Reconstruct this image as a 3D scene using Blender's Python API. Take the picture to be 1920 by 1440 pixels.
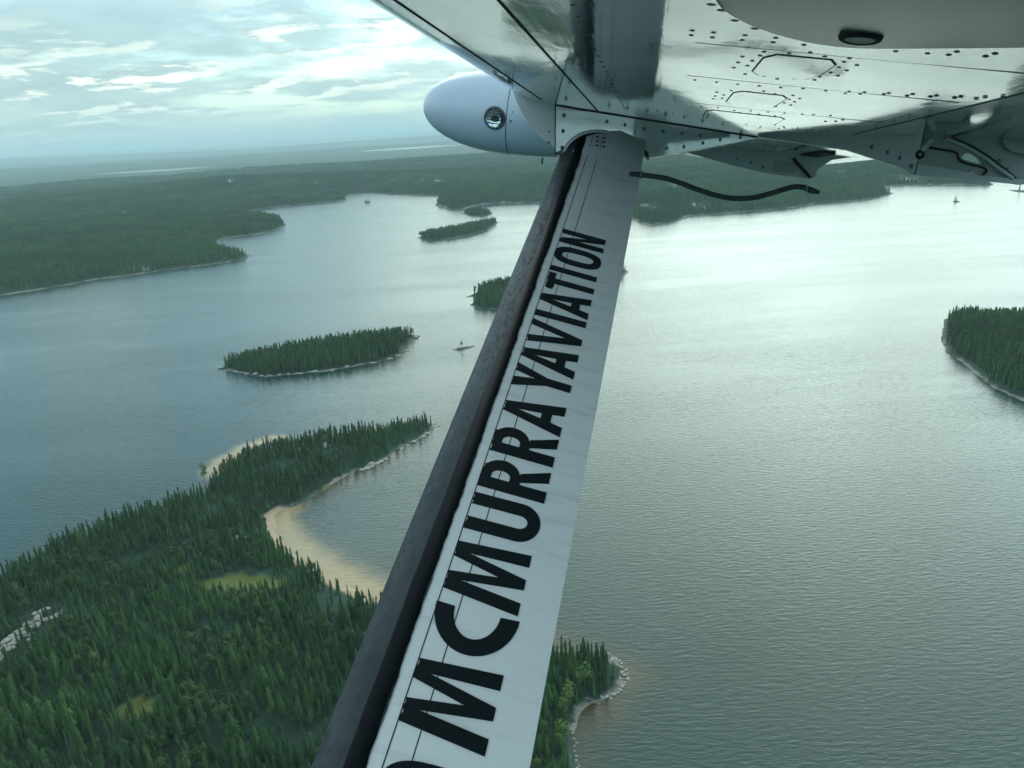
import bpy, bmesh, math, random
import numpy as np
from mathutils import Vector, Matrix

random.seed(7)
RNG = np.random.default_rng(11)
scene = bpy.context.scene
for o in list(bpy.data.objects):
    bpy.data.objects.remove(o)
COL = scene.collection
HAZE_DENSITY = 8.5e-5
CAM_H = 150.0                      # metres above the lake

# ------------------------------------------------------------------ camera
cam_data = bpy.data.cameras.new("camera")
cam = bpy.data.objects.new("camera", cam_data)
COL.objects.link(cam)
cam_data.sensor_fit = 'HORIZONTAL'
cam_data.sensor_width = 36.0
cam_data.lens = 36.0 * 1442.0 / 1920.0
cam_data.clip_start = 0.05
cam_data.clip_end = 120000.0
CX = Vector((0.998205, -0.018885, -0.056837))
CY = Vector((0.059892, 0.314756, 0.947281))
CZ = Vector((0.0, -0.948985, 0.315322))
cam.matrix_world = Matrix(((CX.x, CY.x, CZ.x, 0.0), (CX.y, CY.y, CZ.y, 0.0), (CX.z, CY.z, CZ.z, CAM_H), (0, 0, 0, 1)))
scene.camera = cam

# ------------------------------------------------------------------ sun, sky, exposure
SUN_AZ, SUN_EL = math.radians(20.0), math.radians(34.0)
SUN = Vector((math.sin(SUN_AZ) * math.cos(SUN_EL), math.cos(SUN_AZ) * math.cos(SUN_EL), math.sin(SUN_EL)))
sun_data = bpy.data.lights.new("sun", 'SUN')
sun_data.energy = 0.8
sun_data.angle = math.radians(70.0)
sun_data.color = (0.92, 1.0, 0.86)
sun = bpy.data.objects.new("sun", sun_data)
COL.objects.link(sun)
sun.rotation_euler = SUN.to_track_quat('Z', 'Y').to_euler()
sun.location = (0, 0, 400)

scene.view_settings.view_transform = 'Standard'
scene.view_settings.look = 'None'
scene.view_settings.gamma = 1.0
scene.view_settings.exposure = 1.15
scene.view_settings.use_curve_mapping = False
scene.cycles.use_denoising = True
scene.cycles.max_bounces = 8
scene.cycles.diffuse_bounces = 3
scene.cycles.glossy_bounces = 4
scene.cycles.volume_bounces = 1
scene.cycles.sample_clamp_indirect = 6.0
scene.cycles.caustics_reflective = False
scene.cycles.caustics_refractive = False


class NT:
    """short helper round a node tree"""
    def __init__(self, tree):
        self.t = tree
        self.t.nodes.clear()

    def n(self, kind, **kw):
        nd = self.t.nodes.new(kind)
        for k, v in kw.items():
            setattr(nd, k, v)
        return nd

    def set(self, sock, v):
        if isinstance(v, bpy.types.NodeSocket):
            self.t.links.new(v, sock)
        elif v is not None:
            if hasattr(sock.default_value, '__len__') and not isinstance(v, (tuple, list, Vector)):
                sock.default_value = [v] * len(sock.default_value)
            elif hasattr(sock.default_value, '__len__') and len(sock.default_value) == 4 and len(v) == 3:
                sock.default_value = (*v, 1.0)
            else:
                sock.default_value = v

    def math(self, op, a, b=None, c=None, clamp=False):
        nd = self.n('ShaderNodeMath', operation=op, use_clamp=clamp)
        for s, v in zip(nd.inputs, (a, b, c)):
            if v is not None:
                self.set(s, v)
        return nd.outputs[0]

    def vmath(self, op, a, b=None):
        nd = self.n('ShaderNodeVectorMath', operation=op)
        self.set(nd.inputs[0], a)
        if b is not None:
            self.set(nd.inputs[1], b)
        return nd.outputs['Value'] if op in ('DOT_PRODUCT', 'LENGTH') else nd.outputs[0]

    def noise(self, vec, scale, detail=4.0, rough=0.55, distort=0.0, dim='3D'):
        nd = self.n('ShaderNodeTexNoise', noise_dimensions=dim)
        if vec is not None:
            self.set(nd.inputs['Vector'], vec)
        self.set(nd.inputs['Scale'], scale)
        self.set(nd.inputs['Detail'], detail)
        self.set(nd.inputs['Roughness'], rough)
        self.set(nd.inputs['Distortion'], distort)
        return nd.outputs[0]

    def map(self, v, a, b, c=0.0, d=1.0, smooth=True):
        nd = self.n('ShaderNodeMapRange', clamp=True, interpolation_type='SMOOTHSTEP' if smooth else 'LINEAR')
        self.set(nd.inputs[0], v)
        for i, x in zip((1, 2, 3, 4), (a, b, c, d)):
            self.set(nd.inputs[i], x)
        return nd.outputs[0]

    def mix(self, fac, a, b, mode='MIX'):
        nd = self.n('ShaderNodeMix', data_type='RGBA', blend_type=mode)
        self.set(nd.inputs[0], fac)
        self.set(nd.inputs[6], a)
        self.set(nd.inputs[7], b)
        return nd.outputs[2]

    def scale(self, vec, s):
        nd = self.n('ShaderNodeMapping')
        self.set(nd.inputs['Vector'], vec)
        nd.inputs['Scale'].default_value = s
        return nd.outputs[0]

    def bump(self, h, strength, dist, normal=None):
        nd = self.n('ShaderNodeBump')
        self.set(nd.inputs['Height'], h)
        nd.inputs['Strength'].default_value = strength
        nd.inputs['Distance'].default_value = dist
        if normal is not None:
            self.set(nd.inputs['Normal'], normal)
        return nd.outputs[0]


# ---- world: daylight sky with broken cloud
world = bpy.data.worlds.new("World")
scene.world = world
world.use_nodes = True
w = NT(world.node_tree)
wout = w.n('ShaderNodeOutputWorld')
bg = w.n('ShaderNodeBackground')
w.t.links.new(bg.outputs[0], wout.inputs[0])
sky = w.n('ShaderNodeTexSky', sky_type='NISHITA')
sky.sun_disc = False
sky.sun_elevation = SUN_EL
sky.sun_rotation = SUN_AZ
sky.altitude = 300.0
sky.dust_density = 2.0
bg.inputs['Strength'].default_value = 0.1
tc = w.n('ShaderNodeTexCoord').outputs['Generated']
sep = w.n('ShaderNodeSeparateXYZ')
w.set(sep.inputs[0], tc)
dz = w.math('MAXIMUM', sep.outputs[2], 0.0)
den = w.math('ADD', dz, 0.13)
comb = w.n('ShaderNodeCombineXYZ')
w.set(comb.inputs[0], w.math('DIVIDE', sep.outputs[0], den))
w.set(comb.inputs[1], w.math('DIVIDE', sep.outputs[1], den))
P = comb.outputs[0]
sdot = w.math('MAXIMUM', w.vmath('DOT_PRODUCT', tc, tuple(SUN)), 0.0)
glow = w.math('POWER', sdot, 4.0)                  # forward scattering through thin cloud
clear = w.mix(1.0, sky.outputs[0], (1.08, 1.48, 1.50), 'MULTIPLY')
deck = w.noise(P, 0.75, 8.0, 0.55, 0.3)            # broad grey deck
deck_m = w.map(deck, 0.40, 0.56)


def lumps(off, scale=2.6):
    return w.noise(w.vmath('ADD', P, off), scale, 9.0, 0.56, 0.25)


la = lumps((4.3, 8.1, 2.0))
lb = lumps((4.3 + 0.05, 8.1 + 0.10, 2.0))          # the same cloud a little nearer the sun
relief = w.map(w.math('SUBTRACT', la, lb), -0.035, 0.055)
puff = w.math('MULTIPLY', w.map(la, 0.48, 0.58), w.map(w.noise(P, 0.5, 4.0, 0.5, 0.2), 0.40, 0.56))
grey = w.mix(w.map(w.noise(P, 1.3, 6.0), 0.35, 0.7), (3.15, 4.45, 4.6), (4.3, 5.8, 5.9))
lit = w.mix(relief, (4.0, 5.4, 5.45), (9.4, 10.4, 8.9))
base = w.mix(w.math('MULTIPLY', deck_m, 0.85), clear, grey)
base = w.mix(w.math('MULTIPLY', puff, 0.95), base, lit)
low = w.map(dz, 0.0, 0.085, 0.85, 0.0)             # pale band of distant air along the horizon
base = w.mix(low, base, (4.1, 5.8, 6.1))
boost = w.math('ADD', 0.57, w.math('MULTIPLY', glow, 0.16))
boost = w.math('MULTIPLY', boost, w.map(dz, 0.12, 0.28, 1.0, 1.75))   # unseen higher sky, brightness added to lift the water
boost = w.math('MULTIPLY', boost, w.map(dz, 0.38, 0.66, 1.0, 0.58))  # overhead sky dimmed to darken the nearer water
base = w.mix(1.0, base, boost, 'MULTIPLY')
w.set(bg.inputs['Color'], base)


# ------------------------------------------------------------------ helpers
def tag(o, label=None, category=None, group=None, kind=None):
    if label:
        o["label"] = label
    if category:
        o["category"] = category
    if group:
        o["group"] = group
    if kind:
        o["kind"] = kind
    return o


def mat(name):
    m = bpy.data.materials.new(name)
    m.use_nodes = True
    nt = NT(m.node_tree)
    out = nt.n('ShaderNodeOutputMaterial')
    bs = nt.n('ShaderNodeBsdfPrincipled')
    nt.t.links.new(bs.outputs[0], out.inputs[0])
    return m, nt, bs


def link(name, me, material, parent=None, smooth=False):
    o = bpy.data.objects.new(name, me)
    COL.objects.link(o)
    if material is not None and len(me.materials) == 0:
        me.materials.append(material)
    if smooth:
        for p in me.polygons:
            p.use_smooth = True
    if parent is not None:
        o.parent = parent
    return o


def mesh(name, verts, faces):
    me = bpy.data.meshes.new(name)
    me.from_pydata([tuple(map(float, v)) for v in verts], [], [tuple(map(int, f)) for f in faces])
    me.validate()
    me.update()
    return me


def empty(name, loc=(0, 0, 0), rz=0.0):
    e = bpy.data.objects.new(name, None)
    COL.objects.link(e)
    e.location = loc
    e.rotation_euler = (0, 0, rz)
    e.empty_display_size = 0.5
    return e


# value noise / fbm on numpy arrays
_tab = np.random.default_rng(5).random((256, 256))


def vnoise(x, y):
    xi, yi = np.floor(x).astype(int), np.floor(y).astype(int)
    fx, fy = x - xi, y - yi
    fx, fy = fx * fx * (3 - 2 * fx), fy * fy * (3 - 2 * fy)
    a = _tab[xi & 255, yi & 255]
    b = _tab[(xi + 1) & 255, yi & 255]
    c = _tab[xi & 255, (yi + 1) & 255]
    d = _tab[(xi + 1) & 255, (yi + 1) & 255]
    return (a * (1 - fx) + b * fx) * (1 - fy) + (c * (1 - fx) + d * fx) * fy


def fbm(x, y, octv=4, g=0.5):
    s, a, n = 0.0, 1.0, 0.0
    for k in range(octv):
        s = s + a * vnoise(x * 2 ** k + 17.3 * k, y * 2 ** k + 9.1 * k)
        n += a
        a *= g
    return s / n


def sdist(x, y, poly):
    """signed distance to a polygon, positive inside"""
    p = np.asarray(poly, float)
    q = np.roll(p, -1, axis=0)
    best = np.full(x.shape, 1e18)
    inside = np.zeros(x.shape, bool)
    for (ax, ay), (bx, by) in zip(p, q):
        dx, dy = bx - ax, by - ay
        L = dx * dx + dy * dy + 1e-9
        t = np.clip(((x - ax) * dx + (y - ay) * dy) / L, 0, 1)
        d = (x - ax - t * dx) ** 2 + (y - ay - t * dy) ** 2
        best = np.minimum(best, d)
        c = (ay > y) != (by > y)
        with np.errstate(divide='ignore', invalid='ignore'):
            xi = ax + (y - ay) * dx / (dy if abs(dy) > 1e-9 else 1e-9)
        inside ^= c & (x < xi)
    d = np.sqrt(best)
    return np.where(inside, d, -d)


def to_px(x, y, z):
    """where a world point falls in a 1920 x 1440 picture (to choose the trees that show largest)"""
    v = np.stack([x, y, z - CAM_H], -1)
    a, b, c = v @ np.array(CX), v @ np.array(CY), -(v @ np.array(CZ))
    return 960 + 1442 * a / c, 720 - 1442 * b / c, c

# ------------------------------------------------------------------ shorelines, metres east / north of the aircraft
PENINSULA = [(-213.7, 212.4), (-204.5, 231.5), (-197.1, 255.7), (-192.3, 268.4), (-186.4, 280.9), (-175.4, 294.2), (-158.9, 309.1), (-144.0, 320.2), (-145.6, 338.6), (-146.2, 354.2), (-141.4, 370.3), (-132.0, 381.1), (-123.5, 381.2), (-116.4, 370.0), (-102.8, 377.2), (-78.9, 386.2), (-59.3, 390.8), (-49.5, 395.7), (-42.4, 390.5), (-43.5, 382.0), (-46.3, 375.7), (-53.6, 364.6), (-60.2, 356.7), (-64.1, 346.1), (-71.4, 336.0), (-76.4, 335.5), (-81.9, 327.4), (-88.7, 312.9), (-96.0, 303.5), (-101.9, 299.3), (-104.4, 294.3), (-99.5, 280.5), (-91.2, 266.8), (-80.9, 254.0), (-69.6, 243.0), (-60.1, 235.2), (-51.9, 228.5), (-39.9, 219.3), (-21.6, 207.8), (-6.4, 199.7), (8.1, 195.5), (16.0, 193.3), (23.5, 190.1), (26.5, 186.5), (27.1, 180.5), (24.5, 175.7), (19.9, 172.5), (15.0, 170.2), (12.2, 165.9), (10.2, 159.1), (10.1, 149.5), (10.7, 131.3), (10.6, 103.4), (-11.6, 52.3), (-87.8, 55.2), (-212.3, 127.8), (-221.2, 174.5)]
ISLAND_A = [(-208.1, 526.0), (-191.7, 512.6), (-165.2, 497.8), (-144.3, 500.8), (-126.7, 503.3), (-109.6, 509.7), (-95.7, 515.8), (-83.9, 525.1), (-77.0, 534.5), (-76.9, 554.5), (-73.7, 573.7), (-69.4, 583.9), (-78.3, 589.3), (-89.6, 585.4), (-110.3, 583.7), (-137.9, 575.8), (-167.5, 562.7), (-190.8, 546.3), (-204.5, 534.3)]
ISLET_A = [(-42.6, 538.2), (-36.0, 531.2), (-27.9, 539.3), (-24.9, 545.9), (-31.9, 544.5), (-38.1, 543.0)]
ISLAND_B = [(-34.4, 685.5), (-24.3, 667.5), (-0.7, 663.3), (28.2, 677.1), (64.9, 708.7), (99.8, 744.8), (120.4, 775.3), (128.8, 800.1), (129.0, 822.8), (95.7, 795.6), (49.0, 766.3), (22.4, 774.7), (0.6, 767.5), (-18.2, 759.5), (-41.6, 720.2), (-25.4, 720.4), (-30.9, 700.5)]
ISLAND_C = [(-130.7, 1182.0), (-112.9, 1144.9), (-81.6, 1148.4), (-51.0, 1176.5), (-23.2, 1228.0), (-6.1, 1321.2), (-14.3, 1333.3), (-45.9, 1288.4), (-87.0, 1238.2), (-118.9, 1213.9)]
ISLAND_D = [(-76.6, 1508.9), (-60.3, 1452.1), (-35.3, 1438.2), (-14.8, 1463.8), (-23.1, 1507.7), (-47.3, 1532.1), (-69.4, 1534.8)]
ISLAND_E = [(317.7, 541.9), (285.8, 486.8), (275.0, 463.5), (273.0, 440.5), (266.5, 408.4), (263.7, 389.3), (265.9, 372.6), (276.7, 356.3), (317.4, 357.0), (379.8, 397.9), (414.8, 457.4), (398.1, 502.8), (366.1, 526.3), (341.4, 535.9), (329.6, 545.6)]
ISLET_B = [(712.2, 1233.8), (705.7, 1210.4), (723.2, 1226.5), (725.5, 1243.9)]
ISLET_C = [(-327.6, 1885.6), (-313.8, 1862.8), (-308.7, 1887.1), (-321.2, 1909.5)]
ISLET_D = [(874.5, 1351.7), (864.7, 1311.9), (877.4, 1257.8), (930.3, 1283.9), (894.8, 1323.5)]
MAINLAND = [(-843.3, 640.8), (-741.8, 784.5), (-655.8, 856.8), (-585.7, 888.6), (-558.0, 905.0), (-528.6, 945.2), (-508.2, 970.6), (-478.5, 979.3), (-452.2, 997.2), (-420.4, 1022.4), (-383.7, 1038.9), (-362.3, 1062.0), (-358.6, 1098.1), (-384.9, 1133.1), (-442.7, 1198.8), (-474.2, 1240.3), (-459.3, 1264.1), (-476.7, 1336.2), (-435.9, 1352.3), (-406.6, 1397.0), (-401.7, 1474.4), (-454.3, 1610.7), (-525.0, 1722.0), (-596.4, 1762.0), (-627.8, 1802.5), (-592.1, 1865.9), (-534.7, 1935.4), (-453.4, 1982.4), (-392.9, 2017.3), (-418.2, 2185.5), (-374.7, 2246.1), (-280.9, 2102.3), (-188.4, 2017.3), (-152.7, 1974.8), (-141.2, 1713.1), (-109.5, 1611.8), (-82.0, 1584.3), (-55.7, 1647.0), (-11.0, 1678.7), (72.4, 1636.3), (146.5, 1541.5), (188.3, 1322.0), (208.6, 1254.3), (216.3, 1157.4), (273.2, 1197.5), (297.8, 1260.5), (352.7, 1262.1), (412.8, 1260.7), (480.7, 1281.0), (532.6, 1323.5), (598.8, 1329.8), (655.7, 1354.0), (706.6, 1408.8), (728.9, 1508.5), (709.8, 1553.0), (743.5, 1561.8), (824.6, 1514.6), (871.6, 1488.6), (899.9, 1435.4), (930.2, 1481.6), (926.0, 1565.0), (1077.3, 1651.8), (1282.1, 1701.3), (16000, 15000), (52000, 30000), (52000, 52000), (0, 60000), (-52000, 52000), (-52000, 20000), (-6000, 2400)]

SAND_SPOTS = [(-104, 292, 9), (-100, 280, 10), (-91, 267, 11), (-80, 253, 12), (-68, 241, 12), (-52, 229, 13), (-33, 215, 12), (-12, 203, 10),
              (-146, 347, 6.5), (-144, 357, 7.5), (-137, 370, 8), (-129, 379, 7)]
BOG_SPOTS = [(-103, 237, 7.5), (-94, 236, 7), (-111, 236, 5), (-86, 235, 4), (-108, 173, 5.5), (-104, 174, 4.5), (-124, 246, 4), (-79, 324, 5), (-85, 318, 4)]
ROCK_SPOTS = [(-163, 199, 3.4), (-163, 205, 4.2), (-163, 211, 4.4), (-161, 217, 4.0), (-162, 223, 3.0), (-155, 222, 2.6),
              (-111, 272, 3.6), (-102, 271, 2.2), (-142.6, 274.1, 2.2), (-97, 363, 4.2), (-108.6, 358.5, 2.2), (-69, 340, 4.5), (-64, 346, 4.0)]


def spots(x, y, lst, grow=1.0):
    v = np.zeros(np.shape(x))
    for cx, cy, r in lst:
        v = np.maximum(v, np.exp(-((x - cx) ** 2 + (y - cy) ** 2) / (2 * (r * 0.72 * grow) ** 2)))
    return v


class Land:
    def __init__(self, poly, rise, fall, wob=2.0, wobs=9.0, bumps=1.5, seed=0.0):
        self.poly, self.rise, self.fall, self.wob, self.wobs, self.bumps, self.seed = poly, rise, fall, wob, wobs, bumps, seed

    def sd(self, x, y):
        return sdist(x, y, self.poly) + self.wob * (fbm(x / self.wobs + self.seed, y / self.wobs, 4, 0.6) - 0.5) * 2

    def z(self, x, y, sd):
        top = self.rise * (1 - np.exp(-np.maximum(sd, 0) / self.fall)) + self.bumps * (fbm(x / 14, y / 14, 3) - 0.4) * np.clip(sd / 8, 0, 1)
        return np.where(sd > 0, top + 0.05 * np.minimum(sd, 4), np.maximum(sd * 0.25, -2.2))


class Mainland(Land):
    LAKES = [(-2420, 5640, 420, 260, 9.0), (-820, 8300, 560, 520, 14.0), (-3700, 26300, 900, 1900, 40.0), (900, 11800, 900, 500, 20.0), (-5200, 9600, 700, 330, 18.0)]

    def z(self, x, y, sd):
        d = np.hypot(x, y)
        amp = np.interp(d, [700, 1600, 3000, 6000, 12000, 20000, 32000, 60000], [9, 16, 22, 30, 80, 150, 230, 260])
        wl = np.interp(d, [700, 3000, 9000, 30000], [420, 700, 1500, 4200])
        n = 0.6 * fbm(x / 1500 + 3, y / 900 + 1, 4) + 0.4 * fbm(x / 420, y / 300, 4)
        nf = fbm(x / 5200 + 7, y / 2600 + 3, 5)
        k = np.clip((d - 5000) / 9000, 0, 1)
        n = n * (1 - k) + nf * k
        top = 9 * (1 - np.exp(-np.maximum(sd, 0) / 40)) + amp * np.clip((n - 0.30) * 1.7, -0.1, 1.3) * np.clip(sd / 260, 0, 1)
        # wooded rise on the right shore behind the strut
        top = top + 26 * np.exp(-(((x - 260) / 300) ** 2 + ((y - 1950) / 330) ** 2)) * np.clip(sd / 120, 0, 1)
        top = top + 24 * np.exp(-(((x + 900) / 500) ** 2 + ((y - 2600) / 420) ** 2)) * np.clip(sd / 120, 0, 1)
        top = top + 13 * np.exp(-(((x + 70) / 110) ** 2 + ((y - 1700) / 110) ** 2)) * np.clip(sd / 50, 0, 1)
        for cx, cy, a, b, zl in self.LAKES:
            q = np.sqrt(((x - cx) / a) ** 2 + ((y - cy) / b) ** 2)
            f = np.clip((q - 1.0) / 0.9, 0, 1)
            f = f * f * (3 - 2 * f)
            top = top * f + (zl - 3.0 + 4.0 * np.clip((q - 0.8) / 0.3, 0, 1)) * (1 - f)
        return np.where(sd > 0, top, np.maximum(sd * 0.12, -2.2))


L_PEN = Land(PENINSULA, 5.5, 26, 1.5, 7.0, 2.2)
L_A = Land(ISLAND_A, 5.0, 22, 2.2, 8.0, 1.5, 3)
L_B = Land(ISLAND_B, 4.5, 22, 3.0, 10.0, 1.5, 5)
L_C = Land(ISLAND_C, 4.5, 28, 3.0, 14.0, 1.5, 9)
L_D = Land(ISLAND_D, 3.0, 28, 3.0, 14.0, 1.5, 12)
L_E = Land(ISLAND_E, 8.0, 24, 2.2, 9.0, 1.5, 15)
L_M = Mainland(MAINLAND, 0, 1, 9.0, 45.0, 0, 21)
SMALL = [(ISLET_A, 1.0, 3, "bare pale rock islet with one small green bush beside the wooded island"),
         (ISLET_B, 1.5, 8, "tiny rock islet with two spruces in the bright water at the right"),
         (ISLET_C, 2.5, 10, "tiny wooded islet in the far arm of the lake"),
         (ISLET_D, 1.5, 12, "low dark islet with a few trees at the right edge")]


def grid_mesh(name, X, Y, Z, keep, attrs):
    """quad mesh over a regular (rows, cols) grid; keep = face mask"""
    nr, nc = X.shape
    idx = np.arange(nr * nc).reshape(nr, nc)
    q = np.stack([idx[:-1, :-1], idx[:-1, 1:], idx[1:, 1:], idx[1:, :-1]], -1)[keep]
    used = np.unique(q)
    remap = np.full(nr * nc, -1)
    remap[used] = np.arange(len(used))
    q = remap[q]
    me = bpy.data.meshes.new(name)
    me.vertices.add(len(used))
    co = np.stack([X.ravel(), Y.ravel(), Z.ravel()], -1)[used]
    me.vertices.foreach_set("co", co.astype(np.float32).ravel())
    me.loops.add(q.size)
    me.loops.foreach_set("vertex_index", q.ravel().astype(np.int32))
    me.polygons.add(len(q))
    me.polygons.foreach_set("loop_start", np.arange(0, q.size, 4, dtype=np.int32))
    me.polygons.foreach_set("use_smooth", np.ones(len(q), bool))
    me.update(calc_edges=True)
    for k, v in attrs.items():
        a = me.attributes.new(k, 'FLOAT', 'POINT')
        a.data.foreach_set("value", v.ravel()[used].astype(np.float32))
    return me


# ------------------------------------------------------------------ ground material
m_ground, nt, bs = mat("forest_floor")
geo = nt.n('ShaderNodeNewGeometry').outputs['Position']


def attr(nt, name):
    return nt.n('ShaderNodeAttribute', attribute_name=name).outputs['Fac']


n1 = nt.noise(geo, 0.35, 6.0, 0.65)
n2 = nt.noise(geo, 0.05, 5.0, 0.6)
n3 = nt.noise(geo, 0.011, 7.0, 0.65)
floor_c = nt.mix(n1, (0.006, 0.022, 0.013), (0.020, 0.045, 0.020))
floor_c = nt.mix(nt.map(n3, 0.35, 0.65), floor_c, nt.mix(n2, (0.009, 0.042, 0.030), (0.022, 0.072, 0.042)))
rock_c = nt.mix(nt.noise(geo, 0.9, 6.0, 0.7), (0.17, 0.155, 0.13), (0.36, 0.33, 0.28))
sand_c = nt.mix(nt.noise(geo, 0.5, 5.0, 0.6), (0.38, 0.27, 0.18), (0.56, 0.42, 0.30))
bog_c = nt.mix(n1, (0.075, 0.105, 0.018), (0.145, 0.165, 0.035))
sdv = attr(nt, "shore")
edge = nt.math('ADD', sdv, nt.math('MULTIPLY', nt.math('SUBTRACT', nt.noise(geo, 0.16, 5.0, 0.6), 0.5), 7.0))
bare = nt.map(nt.noise(geo, 0.035, 5.0, 0.7), 0.42, 0.60)
c = nt.mix(nt.math('MULTIPLY', nt.map(edge, 2.4, 0.6), nt.map(bare, 0.0, 1.0, 0.12, 1.0)), floor_c, rock_c)
c = nt.mix(nt.map(nt.math('ADD', attr(nt, "rock"), nt.math('MULTIPLY', nt.math('SUBTRACT', nt.noise(geo, 0.45, 5.0, 0.65), 0.5), 1.4)), 0.62, 0.78), c, rock_c)
c = nt.mix(nt.map(nt.math('ADD', attr(nt, "bog"), nt.math('MULTIPLY', nt.math('SUBTRACT', nt.noise(geo, 0.3, 5.0, 0.65), 0.5), 1.1)), 0.30, 0.75), c, bog_c)
c = nt.mix(nt.map(attr(nt, "sand"), 0.25, 0.5), c, nt.mix(nt.map(sdv, 5.0, 3.2), c, sand_c))
nt.set(bs.inputs['Base Color'], c)
bs.inputs['Roughness'].default_value = 0.95
nt.set(bs.inputs['Normal'], nt.bump(nt.noise(geo, 0.6, 5.0, 0.7), 0.7, 0.6))

# ------------------------------------------------------------------ land
LAND_ATTR = ("shore", "sand", "bog", "rock")


def build_land(land, spacing, label, rockspots=None):
    p = np.asarray(land.poly)
    x0, y0 = p.min(0) - 12
    x1, y1 = p.max(0) + 12
    xs, ys = np.arange(x0, x1, spacing), np.arange(y0, y1, spacing)
    X, Y = np.meshgrid(xs, ys)
    sd = land.sd(X, Y)
    Z = land.z(X, Y, sd)
    pen = land is L_PEN
    sand = spots(X, Y, SAND_SPOTS) if pen else np.zeros_like(X)
    bog = spots(X, Y, BOG_SPOTS) if pen else np.zeros_like(X)
    rock = spots(X, Y, ROCK_SPOTS) if pen else np.zeros_like(X)
    if pen:
        s = np.clip((sand - 0.2) * 2, 0, 1) * np.clip((9 - sd) / 4, 0, 1)
        Z = np.where(sd > 0, Z * (1 - s) + s * np.minimum(Z, 0.10 * sd), Z)
    m = sd > -7
    keep = m[:-1, :-1] | m[1:, :-1] | m[:-1, 1:] | m[1:, 1:]
    me = grid_mesh("terrain", X, Y, Z, keep, dict(shore=sd, sand=sand, bog=bog, rock=rock))
    o = link("terrain", me, m_ground)
    tag(o, label, "land", kind="structure")
    return o


build_land(L_PEN, 1.6, "forested foreground point of land with a sandy cove beach")
build_land(L_A, 2.2, "long low wooded island with a pale rocky shore in mid lake")
build_land(L_B, 2.6, "wooded island half hidden behind the wing strut")
build_land(L_C, 4.0, "wooded oval island in the far bright water")
build_land(L_D, 4.0, "small wooded island against the far right shore")
build_land(L_E, 2.6, "wooded island entering the picture at the right edge")
for poly, rise, fall, lab in SMALL:
    build_land(Land(poly, rise, fall, 0.8, 5.0, 0.3, 2), 1.5, lab)

az = np.radians(np.arange(-54.0, 54.01, 0.2))
rr = 620.0 * 1.011 ** np.arange(0, 416)
A, RR = np.meshgrid(az, rr)
X, Y = RR * np.sin(A), RR * np.cos(A)
sd = L_M.sd(X, Y)
Z = L_M.z(X, Y, sd)
m = sd > -14
keep = m[:-1, :-1] | m[1:, :-1] | m[:-1, 1:] | m[1:, 1:]
o = link("hills", grid_mesh("hills", X, Y, Z, keep, dict(shore=np.where(np.hypot(X, Y) > 2600, 50, sd * 0.55), sand=X * 0, bog=X * 0, rock=np.clip((fbm(X / 48, Y / 60, 4, 0.6) - 0.66) * 9, 0, 0.85) * (np.hypot(X, Y) < 3600))), m_ground)
tag(o, "rolling forested hills beyond the lake fading into haze", "hills", kind="structure")
del A, RR, X, Y, Z, sd, keep, m

# ------------------------------------------------------------------ water
m_water, nt, bs = mat("lake_water")
geo = nt.n('ShaderNodeNewGeometry').outputs['Position']
deep = nt.mix(nt.noise(geo, 0.012, 3.0), (0.004, 0.034, 0.029), (0.007, 0.042, 0.034))
c = nt.mix(nt.map(attr(nt, "brown"), 0.0, 1.0, 0.0, 0.9), deep, (0.075, 0.058, 0.028))
c = nt.mix(nt.map(nt.math('ADD', attr(nt, "shallow"), nt.math('MULTIPLY', nt.math('SUBTRACT', nt.noise(geo, 0.09, 4.0), 0.5), 0.25)), 0.14, 0.80), c, (0.34, 0.255, 0.125))
nt.set(bs.inputs['Base Color'], c)
bs.inputs['IOR'].default_value = 1.333
bs.inputs['Specular IOR Level'].default_value = 0.42
# wind ripples: long crests across the wind, smaller chop, and calmer lanes
rot = nt.n('ShaderNodeMapping')
nt.set(rot.inputs['Vector'], geo)
rot.inputs['Rotation'].default_value = (0, 0, math.radians(9))
rot.inputs['Scale'].default_value = (0.30, 1.0, 1.0)
w1 = nt.noise(rot.outputs[0], 0.85, 3.0, 0.5, 0.4)
w2 = nt.noise(nt.scale(geo, (0.55, 1.0, 1.0)), 2.0, 3.0, 0.55)
lanes = nt.map(nt.noise(nt.scale(geo, (0.25, 1.0, 1.0)), 0.012, 4.0, 0.6), 0.35, 0.62, 0.62, 1.0)
h = nt.math('MULTIPLY', nt.math('ADD', w1, nt.math('MULTIPLY', w2, 0.28)), lanes)
nt.set(bs.inputs['Normal'], nt.bump(h, 1.0, 0.25))
nt.set(bs.inputs['Roughness'], nt.map(lanes, 0.6, 1.0, 0.12, 0.15))


def axis(lo, hi, step, far_lo, far_hi):
    mid = list(np.arange(lo, hi + step * 0.5, step))
    a, s = [lo], step
    while a[-1] > far_lo:
        s *= 1.28
        a.append(a[-1] - s)
    b, s = [mid[-1]], step
    while b[-1] < far_hi:
        s *= 1.28
        b.append(b[-1] + s)
    return np.array(a[:0:-1] + mid + b[1:])


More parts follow.
